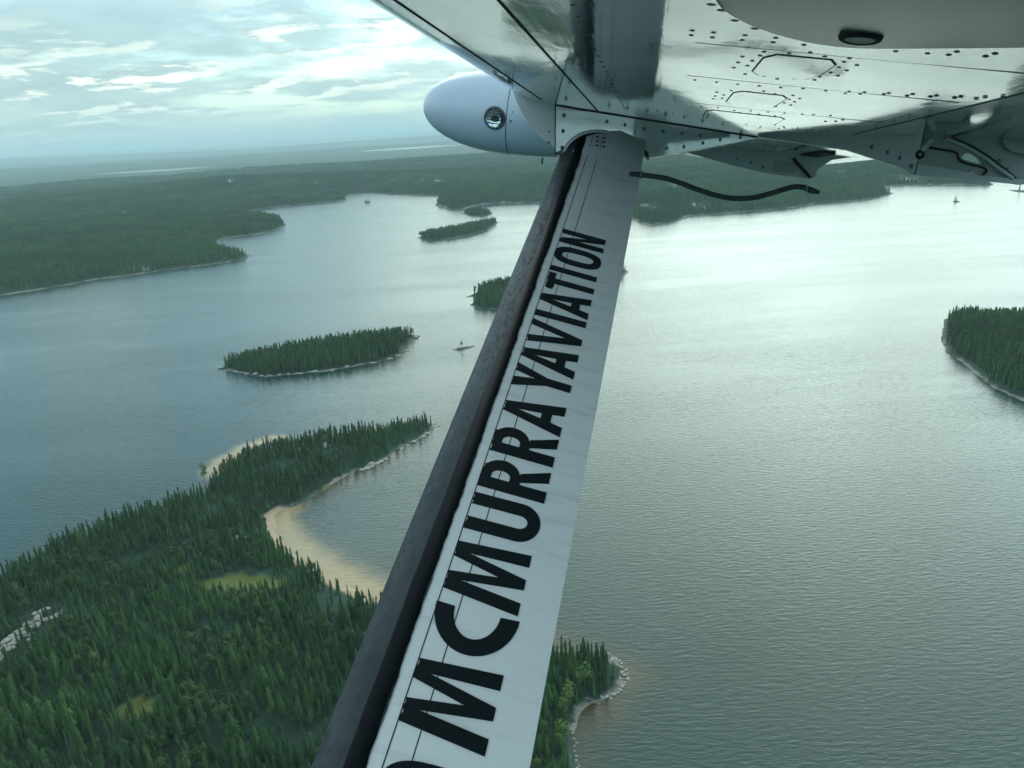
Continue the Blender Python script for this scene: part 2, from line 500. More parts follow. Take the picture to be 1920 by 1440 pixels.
xs, ys = axis(-250, 130, 1.7, -58000, 58000), axis(120, 620, 1.7, -3000, 60000)
X, Y = np.meshgrid(xs, ys)
sd = sdist(X, Y, PENINSULA) + 1.5 * (fbm(X / 7, Y / 7, 4, 0.6) - 0.5) * 2
dist = np.maximum(-sd, 0)
sandy = np.clip(spots(X, Y, [(a, b, r * 1.7) for a, b, r in SAND_SPOTS]) * 1.25, 0, 1)
shallow = sandy * np.exp(-dist / 12.5) * (dist < 90)
brown = np.exp(-dist / 6.0) * 0.6 + 0.55 * spots(X, Y, [(30, 182, 7), (20, 166, 8), (-60, 345, 16), (-75, 325, 14), (8, 201, 9), (-74, 268, 26), (-52, 250, 20)]) * np.exp(-dist / 16)
sdA = np.maximum(-sdist(X, Y, ISLAND_A), 0)
brown = np.maximum(brown, np.exp(-sdA / 6) * np.clip((X + 110) / 30, 0, 1))
keep = np.ones((len(ys) - 1, len(xs) - 1), bool)
o = link("water", grid_mesh("water", X, Y, np.zeros_like(X), keep, dict(shallow=shallow, brown=np.clip(brown, 0, 1))), m_water)
tag(o, "wide wind-rippled lake reflecting the bright cloudy sky", "lake", kind="structure")
for cx, cy, a, b, zl in Mainland.LAKES:
    th = np.linspace(0, 2 * np.pi, 64, endpoint=False)
    rad = 1.12 + 0.10 * np.sin(3 * th + cx) + 0.07 * np.sin(7 * th + cy)
    v = np.stack([cx + a * rad * np.cos(th), cy + b * rad * np.sin(th), np.full(64, zl)], -1)
    o = link("water", mesh("water", v, [range(64)]), m_water)
    tag(o, "thin bright sliver of a distant lake among hazy hills", "lake", "distant lakes", kind="structure")
del X, Y, sd, dist, sandy, shallow, brown, sdA, keep

# ------------------------------------------------------------------ tree materials


def leaf_mat(name, dark, light, spread):
    m, nt, bs = mat(name)
    oi = nt.n('ShaderNodeObjectInfo')
    geo = nt.n('ShaderNodeNewGeometry')
    patch = nt.noise(geo.outputs['Position'], 0.02, 4.0, 0.6)
    stand = nt.map(nt.noise(geo.outputs['Position'], 0.0055, 5.0, 0.62), 0.34, 0.66)
    f = nt.math('ADD', nt.math('MULTIPLY', oi.outputs['Random'], spread), nt.math('MULTIPLY', patch, 1.0 - spread))
    f = nt.math('MULTIPLY', f, nt.map(stand, 0.0, 1.0, 0.45, 1.35))
    c = nt.mix(f, dark, light)
    c = nt.mix(nt.map(oi.outputs['Random'], 0.90, 0.97), c, (0.080, 0.150, 0.045))
    c = nt.mix(nt.map(nt.noise(geo.outputs['Position'], 1.6, 3.0), 0.4, 0.7, 0.0, 0.5), c, light)
    nt.set(bs.inputs['Base Color'], c)
    bs.inputs['Roughness'].default_value = 0.75
    bs.inputs['Specular IOR Level'].default_value = 0.25
    return m


m_spruce = leaf_mat("spruce_needles", (0.007, 0.037, 0.017), (0.075, 0.170, 0.046), 0.70)
m_birch = leaf_mat("birch_leaves", (0.060, 0.125, 0.030), (0.125, 0.205, 0.050), 0.6)
m_wood, nt, bs = mat("bark")
nt.set(bs.inputs['Base Color'], nt.mix(nt.noise(nt.n('ShaderNodeNewGeometry').outputs['Position'], 3.0), (0.10, 0.085, 0.07), (0.22, 0.20, 0.18)))
bs.inputs['Roughness'].default_value = 0.9


def crown_mesh(seed, tiers, arms, R=0.13, low=0.10, club=0.0):
    """spruce crown of unit height: drooping, ragged whorls round a slightly leaning axis"""
    r = random.Random(seed)
    lx, ly = r.uniform(-.02, .02), r.uniform(-.02, .02)
    V, F_ = [], []
    for k in range(tiers):
        t = k / (tiers - 1)                       # 0 at the tip
        z = 1.0 - (1.0 - low) * t ** 0.92
        rad = R * (0.12 + 0.88 * t ** 0.62) * r.uniform(0.78, 1.15)
        if t > 0.85:
            rad *= 0.82
        rad += club * math.exp(-((t - 0.12) / 0.10) ** 2)
        cx, cy = lx * t, ly * t
        i0 = len(V)
        up = (1.0 - low) / tiers * 1.5
        V.append((cx, cy, min(1.0, z + up * 0.9) if k else 1.0))
        a0 = r.random() * 6.28
        for j in range(arms):
            a = a0 + 6.283 * j / arms + r.uniform(-.25, .25)
            q = rad * r.uniform(0.65, 1.25)
            V.append((cx + q * math.cos(a), cy + q * math.sin(a), z - up * r.uniform(0.25, 0.8) - (0.03 if k else 0.06)))
            a += 3.1416 / arms
            q = rad * 0.42
            V.append((cx + q * math.cos(a), cy + q * math.sin(a), z + up * 0.15))
        n = 2 * arms
        for j in range(n):
            F_.append((i0, i0 + 1 + j, i0 + 1 + (j + 1) % n))
    return V, F_


def trunk_mesh(rb=0.014, top=0.75, sides=6):
    V, F_ = [], []
    for z, q in ((-0.03, rb * 1.3), (0.05, rb), (0.4, rb * 0.7), (top, rb * 0.25)):
        for j in range(sides):
            V.append((q * math.cos(6.283 * j / sides), q * math.sin(6.283 * j / sides), z))
    for k in range(3):
        for j in range(sides):
            F_.append((k * sides + j, k * sides + (j + 1) % sides, (k + 1) * sides + (j + 1) % sides, (k + 1) * sides + j))
    return V, F_


def broadleaf_mesh(seed, n=260):
    """unit-height crown of small leaf clumps spread through an uneven volume"""
    r = random.Random(seed)
    V, F_ = [], []
    lobes = [(r.uniform(-.14, .14), r.uniform(-.14, .14), r.uniform(.42, .85), r.uniform(.12, .2)) for _ in range(7)]
    for _ in range(n):
        lx, ly, lz, lr = r.choice(lobes)
        d = Vector((r.gauss(0, 1), r.gauss(0, 1), r.gauss(0, 1))).normalized() * lr * r.uniform(.55, 1.05)
        p = Vector((lx, ly, lz)) + d
        nrm = (d.normalized() + Vector((r.uniform(-.6, .6), r.uniform(-.6, .6), r.uniform(0, .9)))).normalized()
        u = nrm.orthogonal().normalized() * r.uniform(.022, .05)
        v = nrm.cross(u).normalized() * r.uniform(.022, .05)
        i = len(V)
        V += [tuple(p - u - v * .3), tuple(p + u * .2 - v), tuple(p + u + v * .3), tuple(p - u * .2 + v)]
        F_.append((i, i + 1, i + 2, i + 3))
    return V, F_


CROWNS = [mesh("crown", *crown_mesh(s, 13, 8, Rr, lo, cl)) for s, Rr, lo, cl in
          ((1, .18, .07, 0), (2, .145, .10, .01), (3, .21, .05, 0), (4, .16, .08, .04), (5, .19, .12, .02), (6, .135, .06, .03), (7, .24, .06, 0))]
TRUNK = mesh("trunk", *trunk_mesh())
BROAD = [mesh("crown", *broadleaf_mesh(s)) for s in (31, 32, 33)]
for me in CROWNS:
    me.materials.append(m_spruce)
for me in BROAD:
    me.materials.append(m_birch)
TRUNK.materials.append(m_wood)
m_olive = leaf_mat("aspen_leaves", (0.032, 0.075, 0.024), (0.075, 0.130, 0.040), 0.6)
m_deadwood, nt, bs = mat("grey_branches")
nt.set(bs.inputs['Base Color'], nt.mix(nt.noise(nt.n('ShaderNodeNewGeometry').outputs['Position'], 2.0), (0.16, 0.16, 0.15), (0.32, 0.31, 0.29)))
bs.inputs['Roughness'].default_value = 0.9
MIXED = []
for sd_ in (41, 42, 43):
    bv, bf = broadleaf_mesh(sd_)
    MIXED.append(mesh("crown", [(a * .72, b * .72, c_) for a, b, c_ in bv], bf))
    MIXED[-1].materials.append(m_olive)
tv, tf = trunk_mesh(0.013, 1.0, 5)
rb = random.Random(8)
for _ in range(16):                                   # bare branch stubs
    zz, a_ = rb.uniform(.35, .92), rb.uniform(0, 6.28)
    ln = .10 * (1.05 - zz) + .03
    i0 = len(tv)
    tv += [(0, 0, zz), (0, 0, zz + .012), (ln * math.cos(a_), ln * math.sin(a_), zz - .01)]
    tf += [(i0, i0 + 1, i0 + 2)]
MIXED.append(mesh("snag", tv, tf))
MIXED[-1].materials.append(m_deadwood)


# bulk trees: whole-tree meshes kept in a collection of their own and instanced by geometry nodes
def proto_collection(name, meshes):
    c = bpy.data.collections.new(name)
    for i, me in enumerate(meshes):
        o = bpy.data.objects.new("%s_%02d" % (name, i), me)
        c.objects.link(o)
    return c


def clump_mesh(seed, n=34, size=21.0):
    r = random.Random(seed)
    V, F_ = [], []
    for _ in range(n):
        px, py = r.uniform(-size / 2, size / 2), r.uniform(-size / 2, size / 2)
        hgt = r.uniform(5.5, 12.5)
        cv, cf = crown_mesh(r.random(), 4, 5, 0.15, 0.06)
        i = len(V)
        V += [(px + a * hgt, py + b * hgt, c_ * hgt - 0.8) for a, b, c_ in cv]
        F_ += [tuple(i + k for k in f) for f in cf]
    return V, F_


CLUMPS = [mesh("clump", *clump_mesh(100 + s)) for s in range(5)]
for me in CLUMPS:
    me.materials.append(m_spruce)
PROTO_TREES = proto_collection("spruce_prototype", CROWNS + MIXED)


def pick_kind(n, x, y):
    """mostly spruce, with aspens gathered in patches and a few snags"""
    k = RNG.integers(0, len(CROWNS), n)
    q = RNG.random(n)
    k = np.where(q < np.clip((fbm(x / 22 + 9, y / 22, 3) - 0.42) * 1.1, 0.01, 0.35), len(CROWNS) + RNG.integers(0, 3, n), k)
    return np.where(q > 0.972, len(CROWNS) + 3, k)

PROTO_BROAD = proto_collection("birch_prototype", BROAD)
PROTO_CLUMPS = proto_collection("clump_prototype", CLUMPS)
_gn = {}


def scatter_group(coll):
    if coll.name in _gn:
        return _gn[coll.name]
    g = bpy.data.node_groups.new("scatter_" + coll.name, 'GeometryNodeTree')
    g.interface.new_socket("Geometry", in_out='INPUT', socket_type='NodeSocketGeometry')
    g.interface.new_socket("Geometry", in_out='OUTPUT', socket_type='NodeSocketGeometry')
    N = g.nodes
    gi, go = N.new('NodeGroupInput'), N.new('NodeGroupOutput')
    ci = N.new('GeometryNodeCollectionInfo')
    ci.inputs[0].default_value = coll
    ci.inputs['Separate Children'].default_value = True
    ci.inputs['Reset Children'].default_value = True
    inst = N.new('GeometryNodeInstanceOnPoints')
    inst.inputs['Pick Instance'].default_value = True

    def named(nm, ty):
        a = N.new('GeometryNodeInputNamedAttribute')
        a.data_type = ty
        a.inputs['Name'].default_value = nm
        return a.outputs[0]
    g.links.new(gi.outputs[0], inst.inputs['Points'])
    g.links.new(ci.outputs[0], inst.inputs['Instance'])
    g.links.new(named("pick", 'INT'), inst.inputs['Instance Index'])
    g.links.new(named("turn", 'FLOAT_VECTOR'), inst.inputs['Rotation'])
    g.links.new(named("size", 'FLOAT_VECTOR'), inst.inputs['Scale'])
    g.links.new(inst.outputs[0], go.inputs[0])
    _gn[coll.name] = g
    return g


def forest(label, x, y, z, size, turn, pick, coll, name="forest"):
    me = bpy.data.meshes.new(name)
    n = len(x)
    me.vertices.add(n)
    me.vertices.foreach_set("co", np.stack([x, y, z], -1).astype(np.float32).ravel())
    a = me.attributes.new("size", 'FLOAT_VECTOR', 'POINT')
    a.data.foreach_set("vector", size.astype(np.float32).ravel())
    a = me.attributes.new("turn", 'FLOAT_VECTOR', 'POINT')
    a.data.foreach_set("vector", turn.astype(np.float32).ravel())
    a = me.attributes.new("pick", 'INT', 'POINT')
    a.data.foreach_set("value", pick.astype(np.int32))
    me.update()
    o = link(name, me, None)
    md = o.modifiers.new("scatter", 'NODES')
    md.node_group = scatter_group(coll)
    tag(o, label, "forest", kind="stuff")
    return o


def jitter_grid(x0, x1, y0, y1, s, j=0.8):
    xs, ys = np.arange(x0, x1, s), np.arange(y0, y1, s)
    X, Y = np.meshgrid(xs, ys)
    X = X + (np.arange(len(ys)) % 2)[:, None] * s * 0.5
    return (X + RNG.uniform(-j, j, X.shape) * s * 0.6).ravel(), (Y + RNG.uniform(-j, j, X.shape) * s * 0.6).ravel()


def tree_arrays(n, hmin, hmax, wide=1.0):
    h = hmin + (hmax - hmin) * RNG.random(n) ** 1.2
    h = np.where(RNG.random(n) < 0.22, h * RNG.uniform(0.45, 0.75, n), h)
    wd = h * RNG.uniform(0.75, 1.4, n) * wide
    size = np.stack([wd, wd, h], -1)
    turn = np.stack([RNG.normal(0, 0.025, n), RNG.normal(0, 0.025, n), RNG.uniform(0, 6.28, n)], -1)
    return size, turn


def in_view(x, y, z, pad=120):
    px, py, d = to_px(x, y, z)
    return (d > 0) & (px > -pad) & (px < 1920 + pad) & (py > -pad) & (py < 1440 + pad)


# ---- foreground point: the 300 trees that show largest are things, the rest is forest
x, y = jitter_grid(-240, 40, 90, 400, 1.95)
sd = L_PEN.sd(x, y)
z = L_PEN.z(x, y, sd)
sand = spots(x, y, SAND_SPOTS)
spit = spots(x, y, SAND_SPOTS[8:])
dens = fbm(x / 16, y / 16, 3)
ok = (sd > np.where(sand > 0.35, 4.0, 2.2)) & ((spots(x, y, BOG_SPOTS) + (fbm(x / 4, y / 4, 3) - 0.5) * 0.7 < 0.42) | (RNG.random(len(x)) < 0.07)) & (spots(x, y, ROCK_SPOTS) < 0.55)
ok &= ~((spit > 0.35) & (sd < 11)) & in_view(x, y, z + 4, 160)
ok &= RNG.random(len(x)) < np.clip(0.60 + (dens - 0.38) * 3.2, 0.22, 1.0)
x, y, z, sd = x[ok], y[ok], z[ok], sd[ok]
n = len(x)
size, turn = tree_arrays(n, 3.8, 7.4, 0.95)
tall = 0.55 + 0.95 * fbm(x / 12 + 5, y / 12, 3)
size *= tall[:, None]
pick = pick_kind(n, x, y)
px, py, dep = to_px(x, y, z + size[:, 2] * 0.6)


def behind_strut(px, py):
    left = 575 + (1440 - py) / 1180 * 485
    right = 1000 + (1440 - py) / 1150 * 210
    return (px > left - 4) & (px < right + 4)


vis = (px > 4) & (px < 1916) & (py > 0) & (py < 1438) & ~behind_strut(px, py)
score = np.where(vis & (pick < len(CROWNS)), size[:, 2] / dep, 0)
order = np.argsort(-score)[:300]
one = np.zeros(n, bool)
one[order] = True
bog1 = np.hypot(x + 106, y - 173)
slab = np.hypot(x + 161, y - 208)
TREE_LABELS = [("narrow spruce rooted beside the pale granite slabs at the left edge", "spruces beside the granite slabs", lambda i: slab[i] < 16),
               ("narrow spruce ringing the small yellow-green clearing near the bottom", "spruces round the small clearing", lambda i: bog1[i] < 13),
               ("narrow spruce on the small wooded point right of the strut", "spruces right of the strut", lambda i: px[i] > 800),
               ("narrow spruce of the foreground forest standing close to the strut's dark edge", "spruces close to the strut", lambda i: px[i] > 575 + (1440 - py[i]) * .411 - 110),
               ("narrow spruce low in the bottom left corner of the forest", "spruces in the bottom left corner", lambda i: px[i] < 170),
               ("narrow spruce in the front rows left of the small clearing", "spruces left of the small clearing", lambda i: px[i] < 290),
               ("narrow spruce in the front rows between the small clearing and the strut", "spruces between clearing and strut", lambda i: True)]
for i in np.nonzero(one)[0]:
    e = empty("spruce_tree", (x[i], y[i], z[i] - 0.1))
    e.rotation_euler = tuple(float(v) for v in turn[i])
    e.scale = tuple(float(v) for v in size[i])
    c = bpy.data.objects.new("crown", CROWNS[pick[i]])
    COL.objects.link(c)
    c.parent = e
    t = bpy.data.objects.new("trunk", TRUNK)
    COL.objects.link(t)
    t.parent = e
    for lab, grp, test in TREE_LABELS:
        if test(i):
            tag(e, lab, "tree", grp)
            break
b = ~one
forest("dense dark spruce forest covering the foreground point of land", x[b], y[b], z[b] - 0.1, size[b], turn[b], pick[b], PROTO_TREES)


def island_forest(land, s, hmin, hmax, label, inset=2.5):
    p = np.asarray(land.poly)
    (x0, y0), (x1, y1) = p.min(0), p.max(0)
    x, y = jitter_grid(x0, x1, y0, y1, s)
    sd = land.sd(x, y)
    ok = sd > inset + RNG.random(len(x)) * 2
    x, y, sd = x[ok], y[ok], sd[ok]
    z = land.z(x, y, sd)
    size, turn = tree_arrays(len(x), hmin, hmax, 0.95)
    size *= np.clip(0.6 + sd / 14, 0.6, 1.0)[:, None]
    forest(label, x, y, z - 0.1, size, turn, pick_kind(len(x), x, y), PROTO_TREES)


island_forest(L_A, 1.8, 5.0, 9.5, "tall dark spruce wood covering the long mid-lake island")
island_forest(L_B, 2.2, 5.5, 10.5, "spruce wood on the island behind the wing strut")
island_forest(L_C, 2.8, 6.5, 11.0, "dark wood on the oval island in the far bright water")
island_forest(L_D, 3.0, 5.5, 9.0, "dark wood on the small island against the far shore")
island_forest(L_E, 2.0, 5.5, 9.5, "dense green wood on the island at the right edge")

# ---- mainland: single trees along the shore, clumps inland
x, y = jitter_grid(-1300, 1350, 640, 2300, 4.6)
ok = (np.abs(np.arctan2(x, y)) < 0.68)
x, y = x[ok], y[ok]
sd = L_M.sd(x, y)
ok = (sd > 5) & (sd < 42)
x, y, sd = x[ok], y[ok], sd[ok]
z = L_M.z(x, y, sd)
size, turn = tree_arrays(len(x), 7.0, 12.0, 1.05)
forest("fringe of spruces along the far lake shore", x, y, z - 0.2, size, turn, pick_kind(len(x), x, y), PROTO_TREES)
xs_, ys_, ss_ = [], [], []
for lo, hi, s, k in ((640, 1700, 13.0, 1.0), (1700, 2900, 17.0, 1.15), (2900, 4600, 26.0, 1.5)):
    x, y = jitter_grid(-hi * 0.82, hi * 0.82, lo * 0.74, hi, s)
    d = np.hypot(x, y)
    ok = (d >= lo) & (d < hi) & (np.abs(np.arctan2(x, y)) < 0.68)
    x, y = x[ok], y[ok]
    gap = fbm(x / 55 + 2, y / 55, 4, 0.6)
    ok = (gap > 0.33) & (fbm(x / 48, y / 60, 4, 0.6) < 0.67)
    xs_.append(x[ok]); ys_.append(y[ok]); ss_.append(np.full(ok.sum(), k))
x, y, k = np.concatenate(xs_), np.concatenate(ys_), np.concatenate(ss_)
sd = L_M.sd(x, y)
ok = sd > 22
for cx, cy, a, b_, zl in Mainland.LAKES:
    ok &= ((x - cx) / a) ** 2 + ((y - cy) / b_) ** 2 > 1.9
x, y, k, sd = x[ok], y[ok], k[ok], sd[ok]
z = L_M.z(x, y, sd)
sc_ = k * RNG.uniform(0.8, 1.15, len(x))
size = np.stack([sc_, sc_, RNG.uniform(0.75, 1.15, len(x))], -1)
turn = np.stack([x * 0, x * 0, RNG.uniform(0, 6.28, len(x))], -1)
forest("unbroken spruce forest over the mainland hills across the lake", x, y, z - 0.3, size, turn, RNG.integers(0, len(CLUMPS), len(x)), PROTO_CLUMPS)

# ------------------------------------------------------------------ aircraft materials
def obj_coord(nt):
    return nt.n('ShaderNodeTexCoord').outputs['Object']


m_skin, nt, bs = mat("polished_wing_skin")
oc = obj_coord(nt)
grain = nt.noise(nt.scale(oc, (2.0, 60.0, 2.0)), 1.0, 4.0, 0.6)
smear = nt.noise(nt.scale(oc, (3.0, 0.8, 3.0)), 1.6, 5.0, 0.65)
nt.set(bs.inputs['Base Color'], nt.mix(nt.map(smear, 0.3, 0.75), (0.80, 0.83, 0.82), (0.66, 0.70, 0.69)))
bs.inputs['Metallic'].default_value = 0.68
nt.set(bs.inputs['Roughness'], nt.map(nt.math('ADD', nt.math('MULTIPLY', grain, 0.4), nt.math('MULTIPLY', smear, 0.6)), 0.3, 0.7, 0.04, 0.12))
oil = nt.noise(nt.scale(oc, (0.8, 1.6, 1.0)), 2.2, 2.0, 0.5)           # oil-canning of the thin sheet
dents = nt.noise(nt.scale(oc, (1.0, 2.2, 1.0)), 9.0, 3.0, 0.55)
nt.set(bs.inputs['Normal'], nt.bump(oil, 0.22, 0.007, nt.bump(dents, 0.16, 0.003, nt.bump(grain, 0.08, 0.002))))

m_white, nt, bs = mat("white_paint")
oc = obj_coord(nt)
dirt = nt.noise(nt.scale(oc, (16.0, 1.6, 4.0)), 2.0, 6.0, 0.65)
nt.set(bs.inputs['Base Color'], nt.mix(nt.map(dirt, 0.48, 0.8, 0.0, 0.5), (0.88, 0.89, 0.88), (0.50, 0.52, 0.51)))
bs.inputs['Roughness'].default_value = 0.33
bs.inputs['Coat Weight'].default_value = 0.25
bs.inputs['Coat Roughness'].default_value = 0.12
nt.set(bs.inputs['Normal'], nt.bump(nt.noise(oc, 7.0, 3.0), 0.15, 0.004))

m_pod, nt, bs = mat("pod_white_paint")  # white paint with the blue of the skylight in its colour
oc = obj_coord(nt)
spk = nt.noise(oc, 60.0, 3.0, 0.6)
nt.set(bs.inputs['Base Color'], nt.mix(nt.map(spk, 0.66, 0.74, 0.0, 0.3), (0.62, 0.70, 0.82), (0.33, 0.37, 0.43)))  # blue of the skylight is put into the base colour
bs.inputs['Roughness'].default_value = 0.36
bs.inputs['Coat Weight'].default_value = 0.3

m_rubber, nt, bs = mat("black_rubber")
oc = obj_coord(nt)
r1 = nt.noise(nt.scale(oc, (1.0, 2.2, 2.2)), 45.0, 4.0, 0.62)
nt.set(bs.inputs['Base Color'], nt.mix(nt.map(nt.noise(oc, 9.0, 5.0, 0.7), 0.3, 0.7), (0.030, 0.037, 0.043), (0.066, 0.073, 0.080)))
nt.set(bs.inputs['Roughness'], nt.map(r1, 0.3, 0.7, 0.42, 0.58))
bs.inputs['Specular IOR Level'].default_value = 0.22
bs.inputs['Specular Tint'].default_value = (0.75, 0.95, 1.0, 1)
nt.set(bs.inputs['Normal'], nt.bump(nt.map(r1, 0.52, 0.74), 0.5, 0.003))


def plain(name, col, rough=0.5, metal=0.0, noise_scale=30.0, vary=0.35):
    m, nt, bs = mat(name)
    nz = nt.noise(obj_coord(nt), noise_scale, 4.0, 0.6)
    nt.set(bs.inputs['Base Color'], nt.mix(nz, tuple(c * (1 - vary) for c in col), tuple(min(1, c * (1 + vary)) for c in col)))
    bs.inputs['Roughness'].default_value = rough
    bs.inputs['Metallic'].default_value = metal
    return m


m_letter = plain("black_vinyl", (0.006, 0.010, 0.013), 0.32, 0, 12, 0.3)
m_band = plain("black_reflection_band", (0.0035, 0.006, 0.008), 0.40, 0, 40, 0.5)  # near-black colour holds the boot's dark reflection
m_band.node_tree.nodes["Principled BSDF"].inputs["Specular IOR Level"].default_value = 0.12
m_gap = plain("dark_sealant_and_shade", (0.012, 0.014, 0.015), 0.7)
m_rivet = plain("dull_rivet_metal", (0.16, 0.18, 0.18), 0.38, 0.7)
m_grey = plain("grey_bracket_paint", (0.42, 0.47, 0.46), 0.45, 0.15, 8, 0.15)
m_recess = plain("bare_bracket_metal", (0.30, 0.34, 0.33), 0.5, 0.2, 8, 0.2)
m_satin = plain("satin_reflection_grey", (0.15, 0.19, 0.185), 0.32, 0.0, 3, 0.12)  # dark reflection on the root swelling is put into this grey
m_satin.node_tree.nodes["Principled BSDF"].inputs["Specular IOR Level"].default_value = 0.28
m_rope = plain("braided_rope", (0.06, 0.07, 0.062), 0.6, 0.1, 90, 0.6)
m_chrome = plain("reflector_metal", (0.75, 0.78, 0.78), 0.10, 1.0)
m_ring = plain("dull_lamp_ring", (0.10, 0.12, 0.13), 0.3, 0.6)
m_lens, nt, bs = mat("lamp_glass")
bs.inputs['Base Color'].default_value = (0.9, 0.97, 0.97, 1)
bs.inputs['Roughness'].default_value = 0.03
bs.inputs['Transmission Weight'].default_value = 1.0
bs.inputs['IOR'].default_value = 1.45

# ------------------------------------------------------------------ aircraft frame: x outboard, y forward, z up from the cabin window
FW = Vector((-0.964361, 0.208717, 0.162621))
RW = Vector((0.199208, 0.97724, -0.072921))
UW = Vector((0.17414, 0.037927, 0.98399))
aircraft = empty("aircraft")
aircraft.matrix_world = Matrix(((RW.x, FW.x, UW.x, 0), (RW.y, FW.y, UW.y, 0), (RW.z, FW.z, UW.z, CAM_H), (0, 0, 0, 1)))
tag(aircraft, "small high-wing plane seen from its cabin: polished wing underside and lettered strut", "aircraft")
WU = 0.26


def extrude_section(sec, stations, closed=True):
    """sec(r) -> list of (f, u); skinned along the span and capped"""
    V, F_ = [], []
    n = None
    for r in stations:
        s = sec(r)
        n = len(s)
        V += [(r, f, u) for f, u in s]
    for k in range(len(stations) - 1):
        for j in range(n if closed else n - 1):
            a, b = k * n + j, k * n + (j + 1) % n
            F_.append((a, a + n, b + n, b))
    if closed:
        F_.append(tuple(range(n)))
        F_.append(tuple(range((len(stations) - 1) * n, len(stations) * n))[::-1])
    return V, F_


def fix_normals(me):
    bm = bmesh.new()
    bm.from_mesh(me)
    bmesh.ops.recalc_face_normals(bm, faces=bm.faces[:])
    bm.to_mesh(me)
    bm.free()
    return me


def bevel(o, wdt, seg=2, ang=35):
    b = o.modifiers.new("bevel", 'BEVEL')
    b.width = wdt
    b.segments = seg
    b.limit_method = 'ANGLE'
    b.angle_limit = math.radians(ang)
    return o


def smooth_by_angle(me, deg=32):
    for p in me.polygons:
        p.use_smooth = True
    me.set_sharp_from_angle(angle=math.radians(deg))
    return me


def wing_sec(r):
    t = max(0.0, (r - 5.5)) / 2.3
    lo = [(-0.695, WU + .002), (-0.40, WU), (-0.1, WU), (0.20, WU), (0.42, WU), (0.535, WU + .001), (0.575, WU + .004), (0.612, WU + .010), (0.640, WU + .020), (0.656, WU + .036), (0.662, WU + .060)]
    hi = [(0.650, WU + .10), (0.60, WU + .145), (0.42, WU + .195), (0.1, WU + .225), (-0.3, WU + .215), (-0.695, WU + .15)]
    return [(f + 0.05 * t * (0.3 - f), u + 0.0 * t) for f, u in lo + hi]


st = list(np.linspace(-0.5, 7.7, 42))
wing = link("wing", smooth_by_angle(fix_normals(mesh("wing", *extrude_section(wing_sec, st))), 30), m_skin, aircraft)


def flap_sec(r):
    return [(-0.712, WU + .004), (-1.0, WU + .016), (-1.36, WU + .045), (-1.37, WU + .055), (-1.0, WU + .125), (-0.76, WU + .145), (-0.712, WU + .12)]


link("flap", smooth_by_angle(fix_normals(mesh("flap", *extrude_section(flap_sec, list(np.linspace(-0.5, 5.3, 20))))), 30), m_skin, aircraft)
link("aileron", smooth_by_angle(fix_normals(mesh("aileron", *extrude_section(flap_sec, list(np.linspace(5.33, 7.68, 10))))), 30), m_skin, aircraft)


def box_strip(name, p, q, width, depth, material, parent, nrm, side=None):
    """a thin bar from p to q standing `depth` proud along nrm"""
    p, q, nrm = Vector(p), Vector(q), Vector(nrm).normalized()
    d = (q - p).normalized()
    s = (side or d.cross(nrm)).normalized() * width / 2
    V = []
    for base in (p, q):
        for a, b in ((-1, -1), (1, -1), (1, 1), (-1, 1)):
            V.append(base + s * a + nrm * (depth if b > 0 else -0.004))
    F_ = [(0, 1, 2, 3), (7, 6, 5, 4), (0, 4, 5, 1), (1, 5, 6, 2), (2, 6, 7, 3), (3, 7, 4, 0)]
    return link(name, fix_normals(mesh(name, V, F_)), material, parent)


DOWN = (0, 0, -1)
box_strip("seam", (-0.4, 0.533, WU + .001), (3.30, 0.533, WU + .001), 0.0065, 0.0012, m_gap, wing, DOWN)
box_strip("seam", (-0.4, 0.316, WU), (3.64, 0.320, WU), 0.0065, 0.0012, m_gap, wing, DOWN)
box_strip("seam", (3.75, 0.316, WU), (7.6, 0.320, WU), 0.005, 0.0012, m_gap, wing, DOWN)
for rr_ in (1.62, 2.10, 2.76, 4.6, 5.35, 6.3):
    box_strip("lap_joint", (rr_, -0.66, WU + .001), (rr_, -0.02, WU), 0.0016, 0.0007, m_rivet, wing, DOWN)

